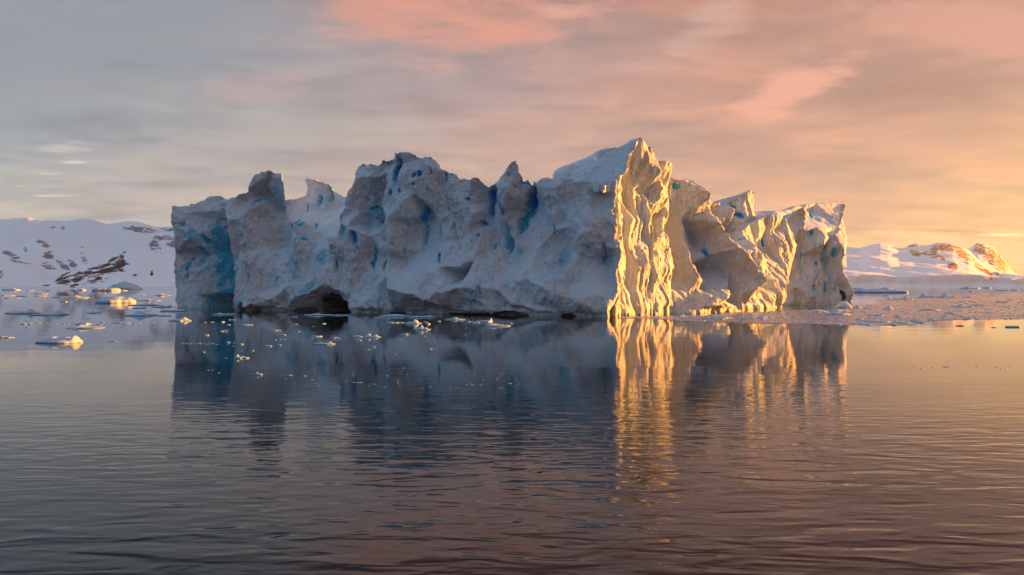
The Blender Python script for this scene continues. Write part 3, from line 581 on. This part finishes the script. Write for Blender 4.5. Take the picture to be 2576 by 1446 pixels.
# unseen ridge added behind the iceberg to keep the low sun off the left hills
def added_spur():
    Yc = np.linspace(1150, 6700, 320); c = np.linspace(-1, 1, 61); Yg, Cg = np.meshgrid(Yc, c, indexing='ij')
    hh = .116*Yg*sst(Yg, 1150, 1400)*sst(Yg, 6700, 6300)*(1+.06*fbm(Yg/500, 0*Yg, 3., 3))
    Zc = hh*(1-np.abs(Cg))**1.15+.05*hh*fbm(Yg/180, Cg*4, 1., 5, .6)*(1-Cg**2); Zc[:, 0] = Zc[:, -1] = -3; Zc[0] = Zc[-1] = -3
    X = -120-.012*Yg+60*perlin(Yg/700, 0*Yg, 2.)+Cg*(170+.085*Yg)*(1+.15*perlin(Yg/300, Cg, 4.))
    I = np.arange(Yg.size).reshape(Yg.shape); Q = np.stack([I[:-1, :-1], I[:-1, 1:], I[1:, 1:], I[1:, :-1]], -1).reshape(-1, 4)
    rk = .35+.5*perlin(Yg/260, Cg*3, 5.)
    tag(mesh_obj('mountain_range', np.stack([X, Yg, Zc], -1).reshape(-1, 3), Q, RP, None, True, {'rock': rk.ravel(), 'cliff': 0*rk.ravel()}), kind='structure')  # unlike the other ranges, unseen and added for its shadow
added_spur()
# ------------------------------------------------------------------ drifting ice
def floe_material():
    m, t, b = mat('drift_ice')
    g = t.node('ShaderNodeNewGeometry'); P = g.outputs['Position']; z = t.sep(P)[2]
    n = t.noise(P, .9, 5, .6)
    c = t.mix(t.ss(n, .4, .65), (.40, .50, .62), (.28, .44, .57))
    c = t.mix(t.ss(t.m('ADD', z, t.m('MULTIPLY', n, .35)), .42, .16), c, (.18, .40, .50))
    t.put(b.inputs['Base Color'], c); b.inputs['Roughness'].default_value = .5; b.inputs['IOR'].default_value = 1.31
    bump(t, b, t.noise(P, 2.2, 6, .65), .45, .2)
    return m
FL = floe_material()
def floe_mesh(w, dpt, hgt, seed, peaks=None, n=72, r=20, base=.35):
    """irregular drifting ice: lobed outline, craggy top, undercut at the water"""
    rs = np.random.RandomState(seed)
    th = np.linspace(0, 2*np.pi, n, endpoint=False); q = rs.uniform(0, 50)
    out = 1+.42*perlin(np.cos(th)*1.1+q, np.sin(th)*1.1, q)+.16*perlin(np.cos(th)*3.3+q, np.sin(th)*3.3, q)
    rho = np.concatenate([np.linspace(0, .93, r), [.975, 1., .97, .9, .6]])
    T_, Rr = np.meshgrid(th, rho, indexing='ij')
    X = np.cos(T_)*Rr*out[:, None]*w/2; Y = np.sin(T_)*Rr*out[:, None]*dpt/2
    if peaks is None:
        peaks = [(rs.uniform(-.7, .7), rs.uniform(-.5, .5), rs.uniform(.3, .8), rs.uniform(.5, 1)) for _ in range(rs.randint(2, 5))]
    H = np.full_like(X, base)
    xn, yn = X/(w/2), Y/(dpt/2)
    for (px, py, pr, ph) in peaks:
        dd = np.sqrt(((xn-px)/pr)**2+((yn-py)/max(pr*1.5, .6))**2)
        H = np.maximum(H, ph*(1-dd**1.3*.9))
    H = H*(1+.13*fbm(xn*2.5+q, yn*2.5, q, 4, .6))+.06*fbm(xn*5, yn*5+q, q, 3, .6)
    H = np.clip(H, .05, 1.25)*hgt*(1-.55*np.clip((Rr-.72)/.28, 0, 1)**2)
    ed = len(rho)-5
    Z = H
    Z[:, ed+1] = H[:, ed]*.55; Z[:, ed+2] = .02; Z[:, ed+3] = -.3-.1*hgt; Z[:, ed+4] = -.6-.3*hgt
    V = np.stack([X, Y, Z], -1).reshape(-1, 3); m = len(rho); I = np.arange(n*m).reshape(n, m); J = np.roll(I, -1, 0)
    Q = np.stack([I[:, :-1], I[:, 1:], J[:, 1:], J[:, :-1]], -1).reshape(-1, 4)
    return V, Q
def at4(x, y):       # foot of a thing traced at column x, row y of the 4096 wide photograph
    d = CAM_H*3186/(y-1140); return (x-2048)/3186*d, d
def floe(name, crop, x, y, w, h, label, cat='ice floe', peaks=None, base=.35, dep=.75, group=None, seed=[100], far=None):
    ox, oy, s = {'5': (0, 780, 2.332), '6': (3340, 880, 2.332), '7': (600, 1200, 1.717), '4': (2600, 560, 1.954)}[crop]
    X, Y = at4(x/s+ox, y/s+oy)
    if far: Y0 = Y; Y = far; X = X/Y0*Y
    W_, H_ = w/s/3186*Y, h/s/3186*Y*.74
    seed[0] += 1
    V, Q = floe_mesh(W_*1.02, W_*dep, H_, seed[0], peaks, n=72 if w > 40 else 40, r=20 if w > 40 else 12, base=base)
    o = mesh_obj(name, V, Q, FL, None, True); o.location = (X, Y+W_*dep*.45, 0)
    return tag(o, label, cat, group)
G5 = 'ice drifting on the left-hand water'; G7 = 'ice drifting before the iceberg'; G6 = 'ice caught in the slush'
fl = [
 ('ice_floe','5',160,1108,290,62,'flat blue-shaded floe with a rounded hump, at the photo left edge',None,[(.45,0,.35,1),(-.2,0,.9,.45)],.3),
 ('ice_floe','5',402,1121,320,54,'long blue-shaded floe overlapping the humped floe at left',None,[(.45,0,.6,1),(-.2,0,.8,.5)],.25),
 ('ice_floe','5',862,1101,115,26,'small isolated blue floe midway between shore and lit floe',None,None,.35),
 ('ice_floe','5',755,1247,350,46,'long low pale blue floe tapering to the right, below a small one',None,[(-.3,0,.6,1),(.3,0,.7,.5)],.25),
 ('ice_floe','5',762,1206,115,20,'short flat floe just behind the long tapering blue floe',None,None,.5),
 ('ice_floe','5',470,1385,430,84,'nearest left floe with blue flank and bright gold fin at its right end',None,[(.72,-.1,.3,1.15),(-.3,.2,.6,.9),(.2,.2,.6,.9)],.45),
 ('ice_floe','5',30,1333,120,28,'low floe with pink sunlit end cut by the left photo edge',None,None,.4),
 ('bergy_bit','5',1020,1008,320,84,'bulky blue bergy bit with glowing orange right edge, left of the iceberg','bergy bit',[(-.4,0,.7,.95),(.2,0,.8,1.05),(.8,0,.4,.8)],.6),
 ('ice_floe','5',1260,1128,310,56,'hump-backed pale blue floe just left of the iceberg foot',None,[(.0,0,.6,1),(.5,0,.4,.6)],.3),
 ('ice_floe','5',1515,1129,125,16,'thin flat floe right of the hump-backed floe',None,None,.6),
 ('ice_floe','5',1650,1176,200,50,'knobbly pale floe touching the left foot of the iceberg reflection',None,[(.4,0,.5,1),(-.2,0,.5,.6)],.3),
 ('ice_floe','5',1500,1046,165,28,'pale floe highest in the crowded patch beside the iceberg foot',None,None,.4),
 ('ice_floe','5',1595,1086,230,32,'broad flat floe lowest in the crowded patch beside the iceberg foot',None,None,.4),
 ('ice_floe','5',1285,1057,105,18,'small flat floe leading the crowded patch beside the iceberg',None,None,.5),
 ('ice_floe','5',1300,1029,250,26,'wide rubble floe with rosy right half beside the bulky bergy bit',None,None,.4),
 ('ice_floe','5',1350,986,240,24,'thin floe with rounded mound, behind the rosy rubble floe',None,[(0,0,.4,1)],.25),
 ('ice_floe','5',1500,936,145,26,'far peaked floe with orange tip close to the iceberg wall',None,[(-.2,0,.5,1)],.25),
 ('ice_floe','5',620,957,310,34,'far long floe with orange ends above the small orange block',None,[(.2,0,.4,1),(-.6,0,.4,.6)],.3),
 ('ice_floe','5',700,970,180,14,'dark-edged sliver just below the far long orange-ended floe',None,None,.5),
 ('ice_floe','5',260,944,225,13,'far straight thin floe with a faint orange right end',None,None,.6),
 ('ice_floe','5',360,922,110,16,'far small floe above the straight thin one',None,None,.5),
 ('ice_floe','5',45,939,105,15,'far dark sliver with bright orange rim by the left photo edge',None,None,.5),
 ('ice_floe','5',95,964,125,18,'far pale floe under the orange-rimmed dark sliver',None,None,.4),
 ('ice_floe','5',578,997,62,14,'small orange-lit block alone below the far long floe',None,None,.7),
 ('ice_floe','5',270,892,60,10,'tiny far floe by the shore under the brown-rock hill',None,None,.5),
 ('bergy_bit','5',60,886,150,26,'far pinkish bergy bit against the left shoreline','bergy bit',[(.5,0,.4,1)],.5),
 ('bergy_bit','5',750,888,75,28,'far glowing orange bergy bit under the brown rocks','bergy bit',[(0,0,.7,1)],.5),
 ('bergy_bit','5',960,894,200,44,'far flat-topped blue bergy bit with blazing right side','bergy bit',[(-.2,0,.8,1),(.5,0,.6,.9)],.8),
 ('ice_floe','5',1130,892,95,16,'far dark floe with glowing rim beside the flat-topped bergy bit',None,None,.5),
 ('ice_floe','5',1040,1365,85,12,'small rosy floe alone right of the gold-finned floe',None,None,.5),
 ('ice_floe','5',230,1207,120,24,'knobbly little floe in the thin line of brash at left',None,[(-.5,0,.4,1),(.5,0,.4,.8)],.3),
 ('ice_floe','5',1110,1195,150,14,'flat thin floe in the line of brash nearer the iceberg',None,None,.5),
 ('ice_floe','7',185,143,150,32,'knobbly pale blue floe before the left corner of the iceberg',None,[(.4,0,.5,1),(-.3,0,.6,.5)],.3),
 ('ice_floe','7',508,101,150,18,'flat floe in front of the blue recess of the iceberg',None,[(-.6,0,.3,1)],.45),
 ('ice_floe','7',555,138,55,10,'small flat floe under the one before the blue recess',None,None,.5),
 ('ice_floe','7',648,173,85,8,'thin pencil-like sliver on the dark reflection',None,None,.7),
 ('ice_floe','7',988,117,50,12,'small pale floe at the left of the row before the dark sea cave',None,None,.5),
 ('ice_floe','7',1130,106,180,20,'long pale floe in front of the dark sea cave',None,None,.4),
 ('ice_floe','7',1310,107,130,12,'low strip of ice right of the dark sea cave',None,None,.5),
 ('ice_floe','7',1570,125,78,13,'rounded turquoise floe under the middle cliff',None,None,.6),
 ('ice_floe','7',1660,114,190,22,'wide white floe close under the middle cliff',None,None,.4),
 ('ice_floe','7',1670,158,115,13,'thin flat floe left of the tall lit lump',None,None,.5),
 ('ice_floe','7',1860,120,175,24,'wide white floe behind the pair of sunlit lumps',None,None,.4),
 ('ice_floe','7',2090,136,140,22,'white floe between the lit lumps and the horned floe',None,[(.0,0,.5,1)],.35),
 ('bergy_bit','7',1800,163,118,38,'upper of the two craggy sunlit lumps','bergy bit',[(.3,0,.5,1.1),(-.4,0,.6,.45)],.2),
 ('bergy_bit','7',1860,205,112,42,'lower of the two craggy sunlit lumps','bergy bit',[(0,0,.4,1.1),(.5,0,.4,.6),(-.5,0,.4,.5)],.2),
 ('ice_floe','7',2300,150,105,34,'horned floe with an upright sunlit fin at its right end',None,[(.8,0,.25,1.2)],.3),
 ('ice_floe','7',2390,182,180,26,'rubbly rosy floe just below the horned floe',None,None,.4),
 ('ice_floe','7',2230,156,62,14,'small lit floe touching the left of the horned floe',None,None,.5),
 ('ice_floe','7',495,216,48,14,'small sunlit floe, upper one on the blue reflection',None,None,.5),
 ('ice_floe','7',378,244,46,14,'small sunlit floe, leftmost one on the grey reflection',None,None,.5),
 ('ice_floe','7',855,211,76,13,'small flat rosy floe above a thinner one',None,None,.6),
 ('ice_floe','7',903,241,62,9,'thin rosy sliver below the small flat floe',None,None,.6),
 ('ice_floe','7',1140,253,78,13,'thin boat-shaped lit floe above the saddle floe',None,[(.6,0,.4,1)],.5),
 ('ice_floe','7',1265,264,62,14,'dark-centred rosy rubble floe right of the boat-shaped one',None,None,.4),
 ('ice_floe','7',1175,305,132,24,'saddle-shaped pale floe with raised lit right end',None,[(.75,0,.35,1.1),(-.2,0,.4,.7)],.4),
 ('bergy_bit','7',1520,257,112,32,'craggy lit lump left of centre with a two-humped top','bergy bit',[(-.4,0,.5,1.1),(.4,0,.5,.8)],.2),
 ('ice_floe','7',1750,239,62,18,'rounded lit floe between the craggy lumps',None,[(.3,0,.5,1)],.4),
 ('bergy_bit','7',622,402,96,33,'wedge-shaped pale lump alone on the dark reflection, peaked at left','bergy bit',[(-.7,0,.45,1.1),(0,0,.8,.6)],.35),
 ('ice_floe','7',805,319,50,13,'small rounded floe, left of a pair below the rosy slivers',None,None,.6),
 ('ice_floe','7',882,312,36,11,'small rounded floe, right of a pair below the rosy slivers',None,None,.6),
 ('ice_floe','7',740,517,56,28,'nearest knobbly lump with a split top on the dark reflection',None,[(-.3,0,.4,1.1),(.5,0,.5,.7)],.2),
 ('ice_floe','7',680,517,22,14,'tiny round lump beside the nearest split-topped lump',None,None,.7),
 ('ice_floe','7',1530,324,46,13,'small peaked rosy floe under the two-humped lump',None,[(.2,0,.4,1)],.3),
 ('ice_floe','7',1432,279,36,13,'tiny saddle-backed floe left of the two-humped lump',None,[(-.7,0,.4,1),(.7,0,.4,1)],.4),
 ('ice_floe','7',535,294,24,16,'orange lump on the left edge of the vivid blue reflection',None,None,.6),
 ('ice_floe','7',625,306,34,13,'orange-topped floe just right of the vivid blue reflection',None,None,.6),
 ('ice_floe','7',2470,577,34,11,'small pale floe low on the dark reflection left of the gold one',None,None,.6),
 ('ice_floe','7',1430,569,46,6,'thin rosy sliver low on the dark reflection',None,None,.6),
 ('bergy_bit','6',500,677,480,66,'long low bergy bit with blue flank beyond the right end of the iceberg','bergy bit',[(-.8,0,.4,.9),(.15,0,.5,1.05),(-.3,0,.6,.7)],.5),
 ('bergy_bit','6',190,667,130,50,'flat pale block wedged between iceberg and long low bergy bit','bergy bit',[(0,0,1.2,1)],.9),
 ('bergy_bit','6',90,817,185,78,'rounded cream mound at the right foot of the iceberg','bergy bit',[(.2,0,.9,1.1)],.2),
 ('bergy_bit','6',218,819,66,44,'small mound leaning on the rounded cream mound','bergy bit',[(-.2,0,.8,1.1)],.3),
 ('bergy_bit','6',520,834,125,46,'lone pointed white mound in the slush','bergy bit',[(0,0,.7,1.1)],.15),
 ('ice_floe','6',515,740,62,26,'small pointed mound at the left end of the far slush band',None,[(0,0,.8,1.1)],.2),
 ('ice_floe','6',660,740,190,36,'low grey ridge in the far slush band',None,[(.3,0,.4,1.1)],.3),
 ('ice_floe','6',905,724,170,46,'white hummocked floe in the far slush band, steep at left',None,[(-.6,0,.5,1.1),(.2,0,.5,.6)],.3),
 ('ice_floe','6',1070,724,205,46,'tallest white hummocked floe in the far slush band',None,[(0,0,.6,1.1)],.3),
 ('ice_floe','6',1255,724,85,24,'small hummock at the right of the far hummocked floes',None,None,.4),
 ('ice_floe','6',1200,767,85,20,'small white cap of ice behind the bright floe pair',None,None,.4),
 ('ice_floe','6',1285,766,75,14,'flat white cap right of the small cap of ice',None,None,.6),
 ('bergy_bit','6',1170,814,145,38,'bright white wedge floe in the slush at right','bergy bit',[(.4,0,.6,1.1),(-.4,0,.5,.6)],.3),
 ('ice_floe','6',1272,814,62,26,'small mound touching the bright white wedge floe',None,None,.4),
 ('ice_floe','6',1368,799,105,20,'flat white floe right of the wedge floe',None,None,.6),
 ('ice_floe','6',1610,770,135,22,'low grey floe near the right photo edge in the slush',None,None,.5),
 ('ice_floe','6',60,887,235,48,'broad grey-white heap of ice before the right end of the iceberg',None,None,.4),
 ('ice_floe','6',400,893,145,26,'low hummock right of the broad grey-white heap',None,None,.4),
 ('ice_floe','6',240,929,66,24,'small round white floe at the near edge of the slush',None,None,.6),
 ('ice_floe','6',450,955,180,28,'low bluish floe on the near rim of the slush',None,None,.45),
 ('ice_floe','6',640,966,150,20,'flat floe ending the near rim of the slush',None,None,.5),
 ('ice_floe','6',920,842,190,28,'rough white patch of ice in the middle of the slush',None,None,.4),
 ('ice_floe','6',1075,872,75,22,'small blue-white cap below the middle rough patch',None,None,.5),
 ('ice_floe','6',1180,989,72,15,'small flat floe in open water just off the slush rim',None,None,.6),
 ('ice_floe','6',1490,1004,42,10,'tiny dark floe off the slush rim at right',None,None,.6),
 ('ice_floe','6',1675,1001,122,24,'smooth grey floe off the slush rim at the right photo edge',None,None,.7),
 ('ice_floe','6',1040,1371,52,9,'tiny lone floe far down the open pink water',None,None,.6),
 ('bergy_bit','6',1280,637,170,28,'far brown-shaded bergy bit before the pink shore','bergy bit',[(-.2,0,.6,1)],.4),
 ('bergy_bit','6',1430,634,80,20,'far brown-shaded lump right of the longer brown bergy bit','bergy bit',None,.5),
 ('ice_floe','6',1620,657,180,12,'far thin grey floe at the right photo edge',None,None,.7),
 ('ice_floe','6',1280,665,38,14,'tiny far lump below the brown-shaded bergy bit',None,None,.6),
 ('ice_floe','4',530,1398,220,28,'pale ragged floe on the slush tip before the golden face',None,None,.35),
 ('bergy_bit','4',920,1393,135,32,'pale lumpy floe before the second golden buttress','bergy bit',None,.35),
 ('ice_floe','4',1290,1346,210,30,'ragged white heap under the right slab of the iceberg',None,None,.35),
 ('ice_floe','4',1480,1340,180,28,'ragged white heap nearest the cream mound',None,None,.35),
]
for (nm, c, x, y, w, h, lab, cat, pk, bs) in fl:
    floe(nm, c, x, y, w, h, lab, cat or 'ice floe', pk, bs, group={'5': G5, '7': G7, '6': G6, '4': G6}[c])
# pyramid-shaped berg close to the far left shore
tb = floe('bergy_bit', '5', 1130, 878, 330, 92, 'large pale pyramid-shaped berg far off under the brown-rock hill', 'bergy bit', [(-.05, 0, .95, 1.1)], .08, dep=.6)

# little chunks one could count: copies of a few shapes
rs = np.random.RandomState(5)
protos = []
for i in range(7):
    V, Q = floe_mesh(1, .8, .5, 400+i, None, n=18, r=6, base=.4)
    V[:, 2] = np.maximum(V[:, 2], -.25)
    protos.append((V, Q))
spots = []
def chunk(X7, Y7, w, crop='7'):
    ox, oy, s = {'5': (0, 780, 2.332), '6': (3340, 880, 2.332), '7': (600, 1200, 1.717)}[crop]
    X, Y = at4(X7/s+ox, Y7/s+oy); spots.append((X, Y, w/s/3186*Y, crop))
for x in np.arange(195, 470, 13): chunk(x+rs.uniform(-4, 4), 300+rs.uniform(-4, 4), rs.uniform(6, 15))
for x, y, w in [(572,293,14),(570,316,12),(630,348,20),(707,349,20),(368,358,24),(390,375,12),(520,398,14),(560,398,12),(640,398,8),(862,275,20),(895,271,14),(925,270,18),(1045,281,16),(1120,181,14),(1142,182,10),(1195,163,28),
    (1005,166,30),(275,134,24),(378,153,20),(425,152,26),(500,152,30),(540,170,24),(980,216,12),(1022,217,20),(1160,283,14),(1170,270,12),(1188,272,10),(1110,264,18),(1100,266,10),(1350,290,12),(1382,300,10),(1425,252,60),(1500,341,24),
    (1522,220,18),(1730,282,12),(1780,312,12),(1735,313,10),(1690,374,10),(1680,376,8),(1058,522,28),(958,518,38),(932,540,14),(1023,381,16),(400,483,14),(428,484,16),(474,500,9),(1345,557,12),(1400,502,10),(1745,467,10),(1700,568,14),
    (1540,577,10),(1500,590,14),(1870,607,12),(2210,586,24),(2270,583,16),(2115,600,20),(2060,598,16),(1770,590,12),(2535,577,14),(2380,547,10),(1236,570,12),(1300,605,14),(1070,592,18),(2165,240,20),(2170,192,18),(2090,210,10),
    (1960,230,14),(1885,250,20),(2180,291,16),(2105,300,12),(1990,255,10),(2430,283,8),(2330,350,8),(1925,337,30),(1960,338,14),(1890,332,12),(2140,148,26),(2190,150,30),(2480,162,28),(1985,147,30),(1890,152,30),(1910,166,40)]:
    chunk(x, y, w)
for _ in range(60): chunk(rs.uniform(1350, 2550), rs.uniform(170, 370), rs.uniform(4, 10))
for _ in range(30): chunk(rs.uniform(1100, 2500), rs.uniform(470, 610), rs.uniform(4, 10))
for _ in range(46): chunk(rs.uniform(40, 1550), 1198+rs.normal()*9, rs.uniform(10, 46), '5')
for _ in range(22): chunk(rs.uniform(1200, 1640), rs.uniform(1030, 1100), rs.uniform(12, 46), '5')
for x, y, w in [(105,1014,36),(560,1155,20),(1065,1150,30),(815,1153,50),(218,1270,22),(1150,1073,30),(1330,930,40),(1227,960,20),(1495,948,50),(790,1410,12),(1240,1400,14),(1270,1400,16),(1360,1390,20),(1530,1390,18),(200,985,18),(1640,910,40),
                (560,888,40),(1255,882,20),(1160,888,30),(30,885,20),(1630,880,30)]: chunk(x, y, w, '5')
for _ in range(14): chunk(rs.uniform(30, 1700), 1372+rs.normal()*14, rs.uniform(8, 20), '6')
for x, y, w in [(485,1261,14),(1067,1322,8),(910,1375,10),(820,1355,10)]: chunk(x, y, w, '6')
for i, (X, Y, w, c) in enumerate(spots):
    V, Q = protos[i % 7]
    if i < 7: me = mesh_obj('ice_chunk', V, Q, FL); o = me; protos[i] = (V, Q); 
    else:
        o = first[i % 7].copy(); col.objects.link(o)
    if i == 0: first = []
    if i < 7: first.append(o)
    o.location = (X, Y, 0); w = max(w, .12)*1.1; o.scale = (w, w*.9, w*rs.uniform(.3, .6)*(.5 if c == '5' else 1)); o.rotation_euler = (0, 0, rs.uniform(0, 6.28))
    if c == '7': tag(o, 'small sunlit ice chunk adrift on the dark water before the iceberg', 'ice chunk', 'small ice chunks before the iceberg')
    elif c == '5': tag(o, 'small pale ice chunk adrift on the grey water at left', 'ice chunk', 'small ice chunks on the left-hand water')
    else: tag(o, 'tiny dark ice chunk on the open pink water at right', 'ice chunk', 'tiny ice chunks on the pink water')

# slush field at right: one sheet of skim ice and thousands of crumbs
def slush_material():
    m, t, b = mat('brash_slush')
    P = t.node('ShaderNodeNewGeometry').outputs['Position']
    n = t.noise(P, 1.1, 6, .7); n2_ = t.noise(t.mapping(P, (.05, .12, 1)), 1.0, 4, .6)
    k = t.ss(t.m('ADD', n, t.m('MULTIPLY', n2_, .5)), .70, .98)
    c = t.mix(k, (.20, .19, .22), (.42, .41, .46))
    t.put(b.inputs['Base Color'], c); t.put(b.inputs['Roughness'], t.ss(k, 0, 1, .18, .7)); b.inputs['IOR'].default_value = 1.32
    bump(t, b, n, .8, .18)
    return m
SL = slush_material()
def in_slush(x4, y4):
    """1 inside the field, in image terms of the traced outline (4096 px frame)"""
    top = np.interp(x4, [2480, 2600, 2750, 2950, 3150, 3330, 3420, 3520, 3700, 4096, 4600], [1268, 1266, 1262, 1250, 1243, 1238, 1222, 1195, 1183, 1176, 1172])
    bot = np.interp(x4, [2480, 2600, 2800, 3000, 3300, 3650, 3720, 4096, 4600], [1268, 1272, 1286, 1291, 1295, 1298, 1290, 1277, 1268])
    return np.minimum(y4-top, bot-y4)
uu = np.linspace(2480, 4600, 900); vv_ = np.linspace(1170, 1302, 200)
Ug, Vg = np.meshgrid(uu, vv_, indexing='ij')
Yg = CAM_H*3186/(Vg-1140); Xg = (Ug-2048)/3186*Yg
hole = perlin(Xg/45, Yg/16, 2.2)*1.3+.5*perlin(Xg/14, Yg/5, 4.)
band = sst(Vg, 1215, 1190)                          # far part is broken up by leads
fld = in_slush(Ug, Vg)/6 + hole*1.1 - band*.3
fld -= 3*np.exp(-(((Ug-3450)/130)**2+((Vg-1211)/5)**2)) + 3*np.exp(-(((Ug-4020)/190)**2+((Vg-1203)/5)**2))+2.5*np.exp(-(((Ug-3400)/110)**2+((Vg-1186)/5)**2))
keep = fld > 0
I = np.arange(Ug.size).reshape(Ug.shape)
kq = keep[:-1, :-1] & keep[1:, :-1] & keep[1:, 1:] & keep[:-1, 1:]
Q = np.stack([I[:-1, :-1], I[:-1, 1:], I[1:, 1:], I[1:, :-1]], -1)[kq]
used, inv = np.unique(Q, return_inverse=True)
Zg = .015+.05*np.abs(perlin(Xg/2, Yg/2, 1.))
Vall = np.stack([Xg, Yg, Zg], -1).reshape(-1, 3)[used]
VS, QS = [Vall], [inv.reshape(Q.shape)]; off = len(Vall)
cr_ = np.random.RandomState(9); cnt = 0
shape = [(0, 0, 1), (1, 0, .1), (.3, .9, .05), (-.8, .6, .1), (-.7, -.7, .05), (.5, -.8, .1)]
base = np.array([(0, 0, 1), (1, 0, .0), (.3, .9, .0), (-.8, .6, .0), (-.8, -.6, .0), (.4, -.9, .0)], float)
cz = []; cq = []
N = 5500
cu, cv = cr_.uniform(2480, 4500, N*3), 1140+ (cr_.uniform(38**-1., 162**-1., N*3))**-1.
cv = cr_.uniform(1176, 1300, N*3)
iu, iv = np.clip(((cu-2480)/2120*899).astype(int), 0, 899), np.clip(((cv-1170)/132*199).astype(int), 0, 199)
okc = fld[iu, iv] > .05
cu, cv = cu[okc][:N], cv[okc][:N]
cy = CAM_H*3186/(cv-1140); cx = (cu-2048)/3186*cy
for x, y in zip(cx, cy):
    w = min(cr_.lognormal(-2.0, .65), .9)*(1+y/500); a = cr_.uniform(0, 6.28)
    p = base*[1, .8, .38*cr_.uniform(.4, 1.2)]*w*cr_.uniform(.7, 1.3, (6, 1)); ca_, sa_ = math.cos(a), math.sin(a)
    cz.append(np.stack([x+p[:, 0]*ca_-p[:, 1]*sa_, y+p[:, 0]*sa_+p[:, 1]*ca_, p[:, 2]+.01], 1))
cz = np.concatenate(cz)
tri = np.array([(0, 1, 2, 2), (0, 2, 3, 3), (0, 3, 4, 4), (0, 4, 5, 5), (0, 5, 1, 1)])
sheet = mesh_obj('brash_ice', Vall, inv.reshape(Q.shape), SL, None, True)
tag(sheet, 'grey-pink sheet of slush and brash ice spreading right from the golden face', 'brash ice', kind='stuff')
tri3 = np.array([(0, 1, 2), (0, 2, 3), (0, 3, 4), (0, 4, 5), (0, 5, 1)])
QQ = (tri3[None]+6*np.arange(len(cx))[:, None, None]).reshape(-1, 3)
cr2 = mesh_obj('ice_crumbs', cz, QQ, FL, None, False)
tag(cr2, 'countless pale ice crumbs strewn over the slush sheet at right', 'ice crumbs', kind='stuff')

# ------------------------------------------------------------------ haze
hm = bpy.data.materials.new('haze_air'); hm.use_nodes = True; HT = NT(hm.node_tree); HT.n.clear()
pv = HT.node('ShaderNodeVolumePrincipled'); pv.inputs['Color'].default_value = (.50, .72, 1, 1)
pv.inputs['Density'].default_value = .000028; pv.inputs['Anisotropy'].default_value = .2
HT.l.new(pv.outputs[0], HT.node('ShaderNodeOutputMaterial').inputs['Volume'])
x0, x1, y0, y1, z0, z1 = -9200, 9200, -1700, 9200, -4.2, 850
V = [(x, y, z) for z in (z0, z1) for y in (y0, y1) for x in (x0, x1)]
hz = mesh_obj('haze', V, [(0, 2, 3, 1), (4, 5, 7, 6), (0, 1, 5, 4), (2, 6, 7, 3), (0, 4, 6, 2), (1, 3, 7, 5)], hm, None, False)
tag(hz, kind='stuff')
